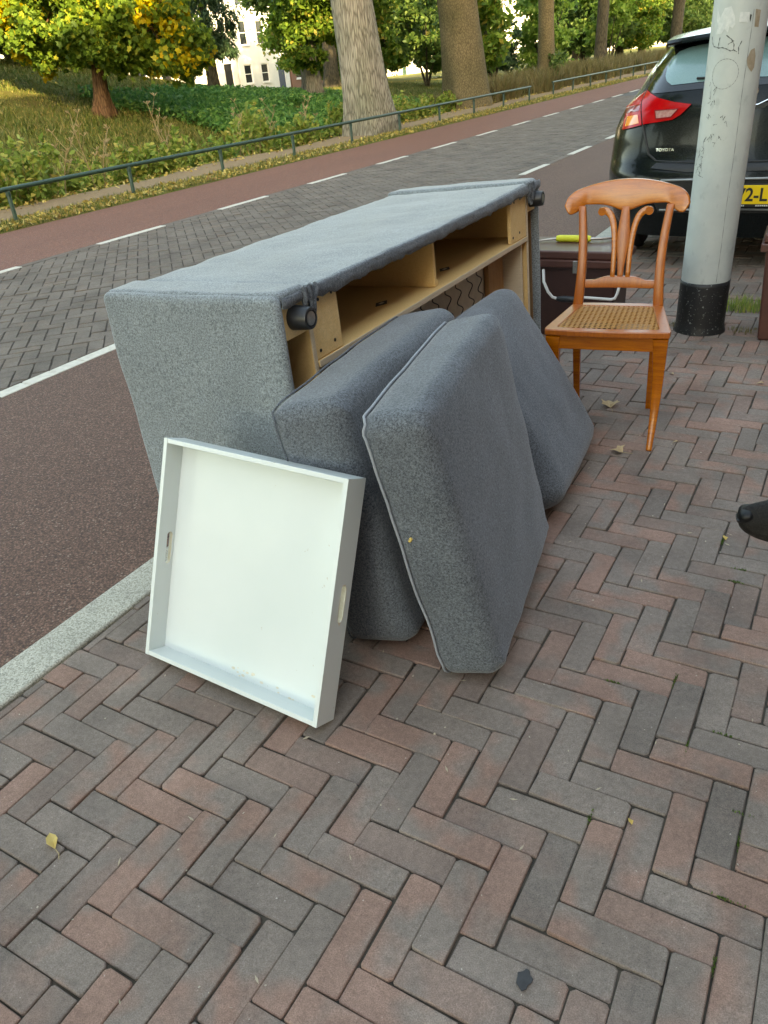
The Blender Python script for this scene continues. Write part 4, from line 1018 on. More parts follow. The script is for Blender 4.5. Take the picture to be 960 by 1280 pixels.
for k in range(16):
    a_ = random.uniform(.25, .56); c_ = SD - .0144; r_ = random.uniform(.0012, .004); bb = th + abs(random.gauss(.012, .012))
    chp.prism([(a_ + r_ * 1.8 * math.cos(j * 1.05 + k), bb + r_ * math.sin(j * 1.05 + k)) for j in range(6)], c_ - .0006, c_ + .0002, TF)
chp.build('paint_chips', M['chip'], tray)['kind'] = 'stuff'

# ================================================================== chair
chair = local_thing('wooden_chair', 'honey coloured wooden dining chair with cane seat and curved back', 'chair', (-.3485, 2.0925, 0), .143)
wd_, wr_ = M['wood'], M['woodred']
def fr(y): return .4575 / 2 - (.4575 - .345) / 2 * (y / .385)        # half width of the seat at depth y
# seat frame: ring with bowed front, opening for the cane
outer = [(-.2285, .012), (-.12, .002), (0, -.002), (.12, .002), (.2285, .012), (.232, .035), (.178, .385), (.10, .392), (-.10, .392), (-.178, .385), (-.232, .035)]
inner = [(-.182, .046), (0, .038), (.182, .046), (.187, .054), (.142, .340), (.134, .347), (-.134, .347), (-.142, .340), (-.187, .054)]
V, F = plate_holes(outer, [inner[::-1]], .448, .472, lambda a, b, c: (a, b, c)); b = MB(); b.add(V, F); seat = b.build('seat_frame', wr_, chair, bevel=.004, seg=2, ang=50)
# woven cane: straight pairs and diagonals
cn = MB(); CW = .0026; zc = .468
def inside(x_, y_): return .042 < y_ < .345 and abs(x_) < .187 - (.187 - .142) * (y_ - .054) / .286
def strip(p, q_, z_):
    P = Vector(p); Q = Vector(q_); L = (Q - P).length; n_ = int(L / .004); run = None
    d = (Q - P) / n_; s_ = Vector((-d.y, d.x)).normalized() * CW / 2
    for i in range(n_ + 1):
        c_ = P + d * i; ok = inside(c_.x, c_.y)
        if ok and run is None: run = c_.copy()
        if (not ok or i == n_) and run is not None:
            e = c_ - d
            if (e - run).length > .012: cn.box((0, 0, 0), (1, 1, 1), lambda a, b_, c, r0=run.copy(), e0=e.copy(): (r0.x + (e0.x - r0.x) * a + s_.x * (2 * b_ - 1), r0.y + (e0.y - r0.y) * a + s_.y * (2 * b_ - 1), z_ + .0008 * c))
            run = None
pitch = .0195
for i in range(-9, 10):
    for o_ in (-.0021, .0021): strip((i * pitch + o_, .036), (i * pitch + o_, .352), zc)
for j in range(15):
    for o_ in (-.0021, .0021): strip((-.20, .058 + j * pitch + o_), (.20, .058 + j * pitch + o_), zc + .0010)
for k in range(-18, 40):
    strip((-.195 + (k + .5) * pitch, .036), (-.195 + (k + .5) * pitch + .32, .356), zc + .0020); strip((.195 - (k + .5) * pitch, .036), (.195 - (k + .5) * pitch - .32, .356), zc + .0030)
cn.build('cane_weave', M['cane'], seat)['kind'] = 'stuff'
# aprons
b = MB(); b.box((-.185, .024, .392), (.185, .042, .4475)); b.build('apron', wd_, chair, bevel=.002, seg=1)
for s_ in (-1, 1):
    b = MB(); b.sweep([(s_ * .206, .05, .42), (s_ * .166, .36, .42)], [(.018, .055)] * 2, (1, 0, 0)); b.build('apron', wd_, chair, bevel=.002, seg=1)
b = MB(); b.box((-.15, .350, .395), (.15, .366, .4475)); b.build('apron', wd_, chair, bevel=.002, seg=1)
# front legs: tapering sabre curve
for s_ in (-1, 1):
    pts = []; wdt = []
    for k in range(15):
        t_ = k / 14; zz = .447 * (1 - t_); x_ = s_ * (.1985 + .004 * math.sin(t_ * 3.0) - .004 * t_); y_ = .040 + .030 * math.sin(t_ * math.pi * .85) - .062 * t_ ** 2.4
        pts.append((x_, y_, zz)); k_ = .056 - .034 * t_ ** .85; wdt.append((k_, k_))
    b = MB(); b.sweep(pts, wdt, (1, 0, 0)); b.build('leg', wd_, chair, True, bevel=.004, seg=2, ang=50)
# back legs continuing into the posts
def post_y(z_): return (.372 + .10 * max(0, (z_ - .47) / .47) ** 1.35) if z_ > .47 else .372 + .055 * ((.47 - z_) / .47) ** 2
def post_x(z_): return (.160 + .012 * max(0, (z_ - .50) / .36) + .012 * math.sin(max(0, (z_ - .47) / .4) * 3.1) * -1) if z_ > .47 else .160 - .005 * ((.47 - z_) / .47)
for s_ in (-1, 1):
    zs = np.linspace(0, .449, 9); b = MB(); b.sweep([(s_ * post_x(z_), post_y(z_), z_) for z_ in zs], [(.024 + .012 * z_ / .45, .026 + .012 * z_ / .45) for z_ in zs], (1, 0, 0)); b.build('leg', wd_, chair, True, bevel=.003, seg=2, ang=50)
    zs = np.linspace(.447, .845, 17); b = MB(); b.sweep([(s_ * post_x(z_), post_y(z_), z_) for z_ in zs], [(.040 - .012 * (z_ - .45) / .4, .028) for z_ in zs], (1, 0, 0)); b.build('post', wr_, chair, True, bevel=.004, seg=2, ang=50)
# top rail: scrolled ends, arched top, bowed in plan
def strip_loft(name, xs_, zt, zb, yf, thick, mt, bev=.005):
    v_ = []; f_ = []
    for x_ in xs_:
        for z_, dy in ((zb(x_), 0), (zt(x_), 0), (zt(x_), thick), (zb(x_), thick)): v_.append((x_, yf(x_, z_) + dy, z_))
    n_ = len(xs_)
    for i in range(n_ - 1):
        for k in range(4): f_.append((i * 4 + k, i * 4 + (k + 1) % 4, i * 4 + 4 + (k + 1) % 4, i * 4 + 4 + k))
    f_.append((3, 2, 1, 0)); f_.append(((n_ - 1) * 4, (n_ - 1) * 4 + 1, (n_ - 1) * 4 + 2, (n_ - 1) * 4 + 3))
    b = MB(); b.add(v_, f_); return b.build(name, mt, chair, True, bevel=bev, seg=3, ang=50)
RX = .239
def zt_(x_):
    t_ = abs(x_) / RX; e = max(0, (t_ - .80) / .20)
    return .938 - .052 * t_ ** 2.0 - .034 * (1 - math.sqrt(max(0, 1 - e * e)))
def zb_(x_):
    t_ = abs(x_) / RX
    mid = .846 - .024 * math.exp(-(x_ / .055) ** 2) + .006 * t_
    e = max(0, (t_ - .66) / .34)
    dip = -.036 * math.sin(min(1, e * 1.15) * math.pi * .62) if e > 0 else 0
    curl = .030 * max(0, (t_ - .90) / .10) ** 2
    return mid + dip + curl
strip_loft('top_rail', list(np.linspace(-RX, RX, 61)), zt_, zb_, lambda x_, z_: post_y(min(z_, .90)) - .018 + .028 * (1 - (x_ / RX) ** 2) , .026, wd_, .006)
def yb(z_): return post_y(z_) + .004
def zt2(x_): t_ = abs(x_); return .566 + .014 * (1 - max(0, min(1, (t_ - .055) / .045)))
strip_loft('cross_rail', list(np.linspace(-.150, .150, 25)), zt2, lambda x_: .536, lambda x_, z_: yb(z_) - .010 + .008 * (1 - (x_ / .15) ** 2), .018, wr_, .003)
# centre splat, vase shaped
zs = np.linspace(.572, .838, 15)
def sw(z_): t_ = (z_ - .572) / .266; return .022 + .028 * math.sin(min(1, t_ / .62) * math.pi * .5) ** 2 * (1 if t_ < .62 else 1 - .75 * ((t_ - .62) / .38))
b = MB(); b.sweep([(0, yb(z_) + .006, z_) for z_ in zs], [(sw(z_), .012) for z_ in zs], (1, 0, 0)); b.build('splat', wr_, chair, True, bevel=.003, seg=2, ang=50)
for s_ in (-1, 1):
    pts = []; wdt = []
    for k in range(16):
        t_ = k / 15; z_ = .572 + .254 * math.sin(t_ * math.pi / 2); x_ = s_ * (.030 + .058 * t_ ** 3.0)
        pts.append((x_, yb(min(z_, .83)) + .006, z_)); wdt.append((.018 + .010 * t_, .016))
    b = MB(); b.sweep(pts, wdt, lambda i: (1, 0, 0) if i < 12 else (.8, 0, -.6 * s_)); sp_ = b.build('splat', wd_, chair, True, bevel=.003, seg=2, ang=50)
    b = MB(); b.lathe([(.0155, -.008), (.0165, 0), (.0155, .008)], 20, Matrix.Translation((s_ * .0905, yb(.82) + .006, .8225)) @ Matrix.Rotation(math.pi / 2, 4, 'X')); b.build('scroll', wd_, sp_, True)

# ================================================================== maroon metal boxes
def metal_box(name, label, loc, rz, wx, wy, h, taper=.02):
    t = local_thing(name, label, 'container', loc, rz); b = MB()
    b.add([(x_ * (wx / 2 - taper), y_ * (wy / 2 - taper), 0) for x_, y_ in ((-1, -1), (1, -1), (1, 1), (-1, 1))] + [(x_ * (wx / 2 - .012), y_ * (wy / 2 - .012), h - .075) for x_, y_ in ((-1, -1), (1, -1), (1, 1), (-1, 1))], [(3, 2, 1, 0), (4, 5, 6, 7), (0, 1, 5, 4), (1, 2, 6, 5), (2, 3, 7, 6), (3, 0, 4, 7)])
    b.build('body', M['rustdark'] if name == 'lidded_chest' else M['rustpaint'], t, bevel=.012, seg=3)
    b = MB(); b.box((-wx / 2 - .012, -wy / 2 - .012, h - .085), (wx / 2 + .012, wy / 2 + .012, h - .045)); b.build('rim', M['rustpaint'], t, bevel=.006, seg=2)
    b = MB(); b.box((-wx / 2 - .002, -wy / 2 - .002, h - .0445), (wx / 2 + .002, wy / 2 + .002, h)); ld = b.build('lid', M['rustpaint'], t, bevel=.010, seg=3)
    return t, ld
chest, lid = metal_box('lidded_chest', 'low maroon metal chest with stepped lid behind the wooden chair', (-.93, 3.56, 0), .03, .56, .36, .47)
# wire handle with black grip across the front
b = MB(); yy = -.225
b.tube([(-.115, yy + .04, .37), (-.09, yy - .03, .325), (-.06, yy - .045, .275), (-.035, yy - .045, .248), (.0, yy - .045, .240)], .0075, 8); b.tube([(.09, yy - .045, .240), (.115, yy - .045, .252), (.14, yy - .045, .254), (.275, yy - .045, .250), (.295, yy - .043, .256), (.305, yy - .035, .28), (.315, yy + .0, .36), (.30, yy + .05, .40)], .0075, 8)
hd = b.build('wire_handle', M['whitewire'], chest, True)
b = MB(); b.tube([(-.012, yy - .045, .241), (.01, yy - .045, .240), (.045, yy - .045, .241), (.08, yy - .045, .240), (.10, yy - .045, .243)], [.010, .0165, .018, .0165, .010], 12); b.build('grip', M['blackplastic'], hd, True)
b = MB(); b.box((.05, -.205, .36), (.075, -.193, .425)); b.build('hasp', M['steel'], chest, bevel=.002, seg=1)
for k in range(9):
    pass
t = world_thing('yellow_handle', 'bright yellow rubber tube lying on the maroon chest', 'handle', (-.93, 3.56, .47))
b = MB(); b.tube([(-1.045, 3.600, .488), (-1.03, 3.600, .488), (-.95, 3.603, .488), (-.87, 3.606, .488), (-.855, 3.606, .488)], [.015, .0185, .0185, .0185, .014], 14); b.build('grip', M['neon'], t, True)
b = MB(); b.tube([(-.86, 3.606, .488), (-.80, 3.62, .488), (-.74, 3.66, .486)], [.008, .008, .007], 8); b.tube([(-1.04, 3.60, .488), (-1.10, 3.585, .483), (-1.14, 3.56, .481)], [.007, .006, .004], 8); b.build('rod', M['steel'], t, True)
bin_, blid = metal_box('maroon_bin', 'maroon metal bin with stepped rim beside the lamp post', (.235, 3.78, 0), .06, .46, .44, .54, .035)
b = MB(); b.box((-.13, -.19, .5402), (.13, .12, .575)); b.build('lid_boss', M['rustpaint'], blid, bevel=.014, seg=3)
b = MB(); b.lathe([(.028, .5752), (.030, .60), (.020, .625), (.008, .63)], 16, Matrix.Translation((-.10, -.12, 0))); b.build('knob', M['rustpaint'], blid, True)

# ================================================================== lamp post
PX, PY = -.257, 3.70; PR = .1225
post = world_thing('lamp_post', 'stout pale blue grey steel post with black foot, stickers and scratched graffiti', 'post', (PX, PY, 0))
va = math.atan2(CAM[1] - PY, CAM[0] - PX)
LX = .010
def cyl(a, z_, r_=PR): return (PX + LX * z_ + r_ * math.cos(va + a), PY + r_ * math.sin(va + a), z_)
q = NT('pole paint'); v = q.coord('World'); n1 = q.noise(7, 5, v, .65); n2 = q.noise(60, 4, v, .7); n3 = q.noise(26, 3, q.coord('World', (1, 1, .5)), .6)
c = q.mix(q.ramp(n1, [(.3, 0.), (.7, 1.)]), (.43, .475, .465), (.51, .55, .53)); c = q.mix(q.ramp(n2, [(.70, 0.), (.735, .75)]), c, (.10, .11, .11)); c = q.mix(q.ramp(n3, [(.30, .35), (.40, 0.)]), c, (.28, .31, .31))
q.set(col=c, rough=.48, normal=q.bump(n1, .12, .004)); M['polepaint'] = q.m
q = NT('black pole foot'); v = q.coord('World'); n2 = q.noise(75, 4, v, .7); n4 = q.noise(40, 4, v, .65); q.set(col=q.mix(q.ramp(n2, [(.615, 0.), (.66, .85)]), (.012, .013, .014), (.32, .35, .35)), rough=.5, normal=q.bump(n4, .3, .003)); M['polefoot'] = q.m
def ring_tube(z0, z1, r_, nz, n_=48):
    v_ = [cyl(2 * math.pi * k / n_, z0 + (z1 - z0) * i / nz, r_(z0 + (z1 - z0) * i / nz)) for i in range(nz + 1) for k in range(n_)]
    f_ = [(i * n_ + k, i * n_ + (k + 1) % n_, (i + 1) * n_ + (k + 1) % n_, (i + 1) * n_ + k) for i in range(nz) for k in range(n_)]
    f_.append(tuple(nz * n_ + k for k in range(n_))); return v_, f_
v_, f_ = ring_tube(.27, 6.5, lambda z_: PR - .006 * z_ / 3, 20); mk('shaft', v_, f_, M['polepaint'], post, True)
v_, f_ = ring_tube(-.02, .275, lambda z_: PR + .0025 + .012 * math.exp(-max(z_, 0) / .015), 12); mk('foot_sleeve', v_, f_, M['polefoot'], post, True)
def ribbon(name, pts, wdt, mt, off=.0012):
    """paint stroke that follows the round shaft"""
    P = []
    for i in range(len(pts) - 1):
        for k in range(5): P.append(tuple(a + (b_ - a) * k / 5 for a, b_ in zip(pts[i], pts[i + 1])))
    P.append(pts[-1]); v_ = []; f_ = []
    for i, (a, z_) in enumerate(P):
        a1, z1 = P[min(i + 1, len(P) - 1)]; a0, z0 = P[max(i - 1, 0)]; du, dz_ = (a1 - a0) * PR, z1 - z0; L = math.hypot(du, dz_) + 1e-9; nx_, nz_ = -dz_ / L, du / L
        wv = wdt * (.75 + .4 * math.sin(i * 1.3))
        for s_ in (-1, 1): v_.append(cyl(a + s_ * nx_ * wv / 2 / PR, z_ + s_ * nz_ * wv / 2, PR - .006 * z_ / 3 + off))
    for i in range(len(P) - 1): f_.append((i * 2, i * 2 + 1, i * 2 + 3, i * 2 + 2))
    o = mk(name, v_, f_, mt, post); return o
def patch_cyl(name, poly, mt, off=.0016):
    b = bmesh.new(); vs = [b.verts.new((a * PR, z_, 0)) for a, z_ in poly]; b.faces.new(vs); bmesh.ops.triangulate(b, faces=b.faces)
    bmesh.ops.subdivide_edges(b, edges=b.edges, cuts=5, use_grid_fill=True)
    b.verts.index_update(); v_ = [cyl(q_.co.x / PR, q_.co.y, PR - .006 * q_.co.y / 3 + off) for q_ in b.verts]; f_ = [tuple(q_.index for q_ in fc.verts) for fc in b.faces]; b.free()
    return mk(name, v_, f_, mt, post, True)
ink = simple('marker ink', (.055, .065, .07), (.12, .13, .135), 60, .6); scr = simple('scratched paint', (.22, .25, .25), (.13, .14, .14), 60, .7)
for st in ([(-1.106, 1.39), (-1.014, 1.364), (-.916, 1.35), (-.693, 1.344)], [(-.654, 1.384), (-.677, 1.362), (-.69, 1.342), (-.514, 1.343), (-.348, 1.337)], [(-.406, 1.39), (-.114, 1.365), (-.306, 1.354)], [(-.406, 1.39), (-.197, 1.373), (-.088, 1.352), (-.077, 1.33), (-.188, 1.327), (-.348, 1.337)], [(-.077, 1.33), (.046, 1.321)], [(.172, 1.363), (.085, 1.338), (.113, 1.312)]):
    ribbon('graffiti_stroke', st, .0042, ink)
ribbon('scratched_ring', [(-.30 + .50 * math.sin(k * math.pi / 12), 1.236 + .061 * math.cos(k * math.pi / 12)) for k in range(25)], .0022, scr)
ribbon('weld_seam', [(.45 + .012 * math.sin(k), .28 + k * .08) for k in range(16)], .0026, scr)
rr_ = random.Random(5)
for a0, z0, n_, sp_ in ((-.92, .87, 16, .055), (-.75, 1.13, 9, .05), (-.25, 1.05, 6, .04), (-.5, .98, 5, .03)):
    for k in range(n_):
        a, z_ = a0 + rr_.gauss(0, .17), z0 + rr_.gauss(0, sp_); ribbon('scratch', [(a, z_), (a + rr_.uniform(-.12, .12), z_ + rr_.uniform(-.02, .02)), (a + rr_.uniform(-.1, .2), z_ + rr_.uniform(-.025, .025))], .003, ink if rr_.random() < .6 else scr)
paper = simple('torn white sticker', (.66, .68, .66), (.52, .56, .55), 60, .8); rust = simple('rusty patch', (.26, .20, .13), (.36, .31, .24), 40, .9)
patch_cyl('torn_sticker', [(-.95, 1.50), (-.75, 1.46), (-.60, 1.495), (-.35, 1.50), (-.20, 1.465), (-.13, 1.43), (-.22, 1.415), (-.33, 1.425), (-.36, 1.40), (-.50, 1.415), (-.62, 1.398), (-.88, 1.397), (-.80, 1.43), (-.92, 1.45)], paper)
patch_cyl('sticker', [(-.02, 1.475), (.325, 1.470), (.30, 1.431), (-.02, 1.437)], paper); patch_cyl('sticker_edge', [(.332, 1.462), (.40, 1.46), (.375, 1.432), (.34, 1.445)], M['sticker'])
patch_cyl('rust_patch', [(.52, 1.48), (.745, 1.475), (.74, 1.41), (.56, 1.413)], rust); patch_cyl('rust_patch', [(.553, 1.324), (.70, 1.330), (.795, 1.298), (.806, 1.252), (.70, 1.235), (.587, 1.248), (.49, 1.262), (.436, 1.289)], rust)

# ================================================================== parked car, rear towards us
XC, YC = -.335, 4.93
PROF = [(.20, .08), (.33, .03), (.48, -.01), (.60, -.02), (.66, .0), (.70, .035), (.9, .06), (1.0, .075), (1.07, .10), (1.2, .20), (1.36, .36), (1.42, .5), (1.46, .9)]
WP = [(.2, .80), (.35, .86), (.55, .885), (.75, .89), (.9, .87), (1.0, .82), (1.1, .745), (1.23, .69), (1.33, .62), (1.4, .54), (1.445, .44), (1.47, .25)]
FP = [(.2, 4.15), (.45, 4.24), (.65, 4.22), (.78, 4.10), (.90, 3.75), (.98, 3.2), (1.05, 2.95), (1.2, 2.55), (1.35, 2.1), (1.42, 1.8), (1.46, 1.5)]
ip = lambda z_, P: float(np.interp(z_, [a for a, b_ in P], [b_ for a, b_ in P]))
def ry(x_, z_): r_ = min(abs(x_) / ip(z_, WP), 1.0); return ip(z_, PROF) + .05 * r_ ** 2 + .30 * r_ ** 7
car = local_thing('parked_car', 'black hatchback parked beyond the lamp post, seen from behind', 'car', (XC, YC, 0))
q = NT('black car paint'); v = q.coord('Object'); dew = q.noise(260, 2, v, .6); dirt = q.noise(5, 4, v)
q.set(col=q.mix(q.ramp(dirt, [(.35, 0.), (.75, .5)]), (.004, .0065, .0075), (.009, .013, .014)), rough=q.ramp(dew, [(.35, .10), (.7, .35)]), coat=.16, coatr=.05, metal=0.0, spec=.2); M['paint'] = q.m
M['trim'] = simple('black trim', (.010, .011, .012), (.016, .017, .018), 90, .5); M['gloss'] = simple('gloss black', (.006, .007, .008), None, rough=.12, coat=.6)
q = NT('dewy rear glass with sky colour'); v = q.coord('Object'); dw = q.noise(160, 3, v, .7); q.set(col=q.mix(dw, (.10, .20, .21), (.22, .36, .37)), rough=.22, coat=.7, coatr=.1); M['dewskyglass'] = q.m  # cyan of the reflected sky is put into the dewy glass colour
M['lampred'] = simple('red lamp lens', (.50, .002, .006), (.40, .001, .004), 30, .2, coat=.12, spec=.25); M['lampdark'] = simple('dark red lens', (.24, .004, .010), None, rough=.16, coat=.3); M['amber'] = simple('amber lens', (.85, .22, .015), None, rough=.15, coat=1.0); M['clear'] = simple('clear lens', (.52, .30, .28), (.40, .16, .15), 60, .12, coat=1.0)
M['chrome'] = simple('chrome', (.72, .74, .75), None, rough=.12, metal=1.0); M['plate'] = simple('yellow plate', (.86, .58, .02), None, rough=.4); M['rubber'] = simple('tyre rubber', (.014, .014, .015), (.022, .022, .022), 40, .8)
# body shell
zl = [.22, .27, .33, .40, .48, .54, .60, .64, .68, .72, .80, .88, .94, 1.0, 1.05, 1.1, 1.16, 1.23, 1.28, 1.33, 1.37, 1.40, 1.43, 1.45, 1.462]
rings = []
for z_ in zl:
    Wz = ip(z_, WP); y1 = ip(z_, FP); half = []
    for k in range(17): r_ = math.sin(k / 16 * math.pi / 2); half.append((Wz * r_, ry(Wz * r_, z_)))
    ya = half[-1][1]; yb_ = y1 - .35
    for k in range(1, 16):
        f_ = k / 16; half.append((Wz * (1 - .05 * max(0, f_ - .6) / .4), ya + (yb_ - ya) * f_))
    for k in range(16, -1, -1): r_ = math.sin(k / 16 * math.pi / 2); half.append((Wz * .95 * r_, y1 - .06 * r_ ** 2 - .29 * r_ ** 6))
    rings.append([(x_, y_, z_) for x_, y_ in half] + [(-x_, y_, z_) for x_, y_ in half[-2:0:-1]])
n_ = len(rings[0]); v_ = [p for r_ in rings for p in r_]; f_ = []
def arch(p):
    for yc in (.78, 3.42):
        if abs(p[0]) > .6 and math.hypot(p[1] - yc, p[2] - .31) < .36: return True
    return False
for i in range(len(rings) - 1):
    for k in range(n_):
        ids = (i * n_ + k, i * n_ + (k + 1) % n_, (i + 1) * n_ + (k + 1) % n_, (i + 1) * n_ + k)
        c_ = np.mean([v_[j] for j in ids], 0)
        if not arch(c_): f_.append(ids)
f_.append(tuple((len(rings) - 1) * n_ + k for k in range(n_)))
mk('body', v_, f_, M['paint'], car, True)
b = MB(); b.box((-.70, .25, .20), (.70, 4.0, .30)); b.build('underbody', M['trim'], car)
for s_ in (-1, 1):
    for yc in (.78, 3.42):
        b = MB(); b.box((s_ * .60, yc - .40, .24), (s_ * .62, yc + .40, .70)); b.build('arch_liner', M['trim'], car)
def rear_patch(name, poly, off, mt, parent=None, cuts=5, skirt=.03, smooth=True):
    bm = bmesh.new(); dense = []
    for i in range(len(poly)):
        p0, p1 = Vector(poly[i]), Vector(poly[(i + 1) % len(poly)]); m_ = max(1, int((p1 - p0).length / .06))
        for k in range(m_): dense.append(p0.lerp(p1, k / m_))
    vs = [bm.verts.new((p.x, p.y, 0)) for p in dense]; fc = bm.faces.new(vs)
    bmesh.ops.triangulate(bm, faces=[fc]); bmesh.ops.subdivide_edges(bm, edges=bm.edges, cuts=cuts, use_grid_fill=True)
    rim = [e for e in bm.edges if len(e.link_faces) == 1]
    ext = bmesh.ops.extrude_edge_only(bm, edges=rim); new = [g for g in ext['geom'] if isinstance(g, bmesh.types.BMVert)]
    for g in new: g.co.z = 1
    for vv in bm.verts:
        x_, z_, k_ = vv.co.x, vv.co.y, vv.co.z; vv.co = (x_, ry(x_, z_) - off + k_ * skirt, z_)
    bmesh.ops.recalc_face_normals(bm, faces=bm.faces)
    me = bpy.data.meshes.new(name); bm.to_mesh(me); bm.free(); o = mo(name, me, mt, parent or car, smooth)
    if smooth:
        try: me.set_sharp_from_angle(angle=math.radians(50))
        except Exception: pass
    return o
mir = lambda P: [(-x_, z_) for x_, z_ in P][::-1]
# hatch panel line (dark gap) and bumper shelf
def rear_line(name, pts, wdt, off, mt, parent=None):
    P = []
    for i in range(len(pts) - 1):
        for k in range(8): P.append(Vector(pts[i]).lerp(Vector(pts[i + 1]), k / 8))
    P.append(Vector(pts[-1])); b = MB(); b.tube([(p.x, ry(p.x, p.y) - off, p.y) for p in P], wdt, 8); return b.build(name, mt, parent or car, True)
half_gap = [(-.655, 1.116), (-.664, 1.046), (-.624, .920), (-.594, .832), (-.560, .742), (-.504, .702), (-.277, .690), (0, .688)]
rear_line('hatch_gap', half_gap + [(-x_, z_) for x_, z_ in half_gap[-2::-1]], .0075, .000, M['trim'])
rear_patch('bumper_step', [(-.50, .694), (-.277, .684), (.277, .684), (.50, .694), (.53, .664), (.30, .640), (-.30, .640), (-.53, .664)], .008, M['trim'])
# gloss black window surround and dewy glass coloured with reflected sky
surr = [(-.655, 1.118), (-.672, 1.19), (-.645, 1.29), (-.585, 1.372), (-.40, 1.392), (0, 1.40), (.40, 1.392), (.585, 1.372), (.645, 1.29), (.672, 1.19), (.655, 1.118), (.59, 1.094), (.448, 1.100), (.30, 1.106), (0, 1.108), (-.30, 1.106), (-.448, 1.100), (-.59, 1.094)]
rear_patch('hatch_surround', surr, .004, M['gloss'])
hg = [(-.533, 1.188), (-.538, 1.242), (-.520, 1.285), (-.485, 1.318), (-.414, 1.338), (-.30, 1.350), (0, 1.358), (.30, 1.350), (.414, 1.338), (.485, 1.318), (.520, 1.285), (.538, 1.242), (.533, 1.188), (.516, 1.160), (.475, 1.136), (.276, 1.145), (0, 1.150), (-.276, 1.145), (-.475, 1.136), (-.516, 1.160)]
rear_patch('rear_window', hg, .008, M['dewskyglass'], skirt=.008)
# spoiler lip over the window
b = MB(); sp_ = []
for k in range(25):
    x_ = -.56 + 1.12 * k / 24; t_ = (x_ / .56) ** 2; y_ = .235 + .12 * t_ * t_; z_ = 1.412 - .028 * t_
    sp_.append([(x_, y_, z_ - .030), (x_, y_ - .012, z_ - .018), (x_, y_, z_), (x_, y_ + .18, z_ + .032 - .01 * t_), (x_, y_ + .42, z_ + .044 - .012 * t_), (x_, y_ + .30, z_ - .045)])
v_ = [p for r_ in sp_ for p in r_]; f_ = [(i * 6 + k, i * 6 + (k + 1) % 6, i * 6 + 6 + (k + 1) % 6, i * 6 + 6 + k) for i in range(24) for k in range(6)] + [(5, 4, 3, 2, 1, 0), tuple(144 + k for k in range(6))]
b.add(v_, f_); b.build('roof_spoiler', M['paint'], car, True)
# tail lamps
li = [(-.654, 1.114), (-.546, 1.070), (-.432, 1.043), (-.322, 1.026), (-.378, .971), (-.427, .944), (-.601, .924), (-.620, .920), (-.660, 1.046)]
lo_ = [(-.660, 1.112), (-.668, 1.046), (-.630, .918), (-.787, .884), (-.797, .962), (-.812, 1.017)]
am = [(-.770, .962), (-.672, .978), (-.652, .928), (-.765, .906)]; wh = [(-.549, 1.001), (-.398, 1.004), (-.439, .959), (-.536, .953)]
dk = [(-.800, 1.012), (-.668, 1.036), (-.664, 1.000), (-.794, .978)]
for fl in (lambda P: P, mir):
    l1 = rear_patch('tail_lamp', fl(li), .018, M['lampred'], skirt=.05); rear_patch('reversing_lens', fl(wh), .0215, M['clear'], l1, skirt=.003)
    fr_ = fl(wh) + [fl(wh)[0]]; rear_line('lens_frame', fr_, .0032, .022, M['lampdark'], l1)
    l2 = rear_patch('tail_lamp', fl(lo_), .016, M['lampred'], skirt=.05); rear_patch('amber_lens', fl(am), .0195, M['amber'], l2, skirt=.003); rear_patch('dark_lens', fl(dk), .0190, M['lampdark'], l2, skirt=.002)
# lettering, emblem, plate, strips
def text(name, s, size, loc, mt, parent, ext=.002, bold=0.0):
    cu = bpy.data.curves.new(name, 'FONT'); cu.body = s; cu.size = size; cu.extrude = ext; cu.offset = bold; cu.align_x = 'LEFT'
    o = bpy.data.objects.new(name + '_tmp', cu); COL.objects.link(o); dg = bpy.context.evaluated_depsgraph_get(); me = bpy.data.meshes.new_from_object(o.evaluated_get(dg)); bpy.data.objects.remove(o)
    me.transform(Matrix.Rotation(math.pi / 2, 4, 'X')); me.name = name; me.materials.clear()
    return mo(name, me, mt, parent), me
o, me = text('lettering', 'TOYOTA', .030, None, M['chrome'], car, .001, 0.0)
wd0 = max(v_.co.x for v_ in me.vertices); k_ = .118 / wd0
for v_ in me.vertices:
    x_ = -.515 + v_.co.x * k_; z_ = .760 + v_.co.z * .85; v_.co = (x_, ry(x_, z_) - .003 + v_.co.y, z_)
b = MB()
for rx_, rz_ in ((.055, .040), (.022, .038)):
    b.tube([(rx_ * math.cos(a), ry(rx_ * math.cos(a), 1.079) - .010, 1.079 + rz_ * math.sin(a)) for a in [k * math.pi / 16 for k in range(33)]], .0062, 8, caps=False)
b.tube([(.040 * math.cos(a), ry(0, 1.095) - .010, 1.097 + .017 * math.sin(a)) for a in [k * math.pi / 12 for k in range(25)]], .0055, 8, caps=False); b.build('emblem', M['chrome'], car, True)
rear_patch('handle_recess', [(-.15, 1.012), (.15, 1.012), (.11, .985), (-.11, .985)], .005, M['trim']); rear_line('chrome_strip', [(-.13, 1.004), (0, .998), (.07, 1.004), (.13, 1.030)], .006, .008, M['chrome'])
rear_patch('paper_note', [(.007, .944), (.05, .942), (.056, .818), (.02, .812)], .006, paper, skirt=.002)
rear_patch('bumper_insert', [(-.46, .604), (.46, .604), (.52, .52), (.46, .385), (-.46, .385), (-.52, .52)], .006, M['trim'])
rear_line('bumper_strip', [(-.45, .592), (-.2, .597), (.2, .598), (.45, .592)], .008, .010, M['chrome'] if False else simple('satin strip', (.30, .32, .33), None, rough=.35, metal=.6))
rear_line('bumper_strip', [(-.45, .402), (0, .412), (.45, .402)], .007, .010, bpy.data.materials['satin strip'])
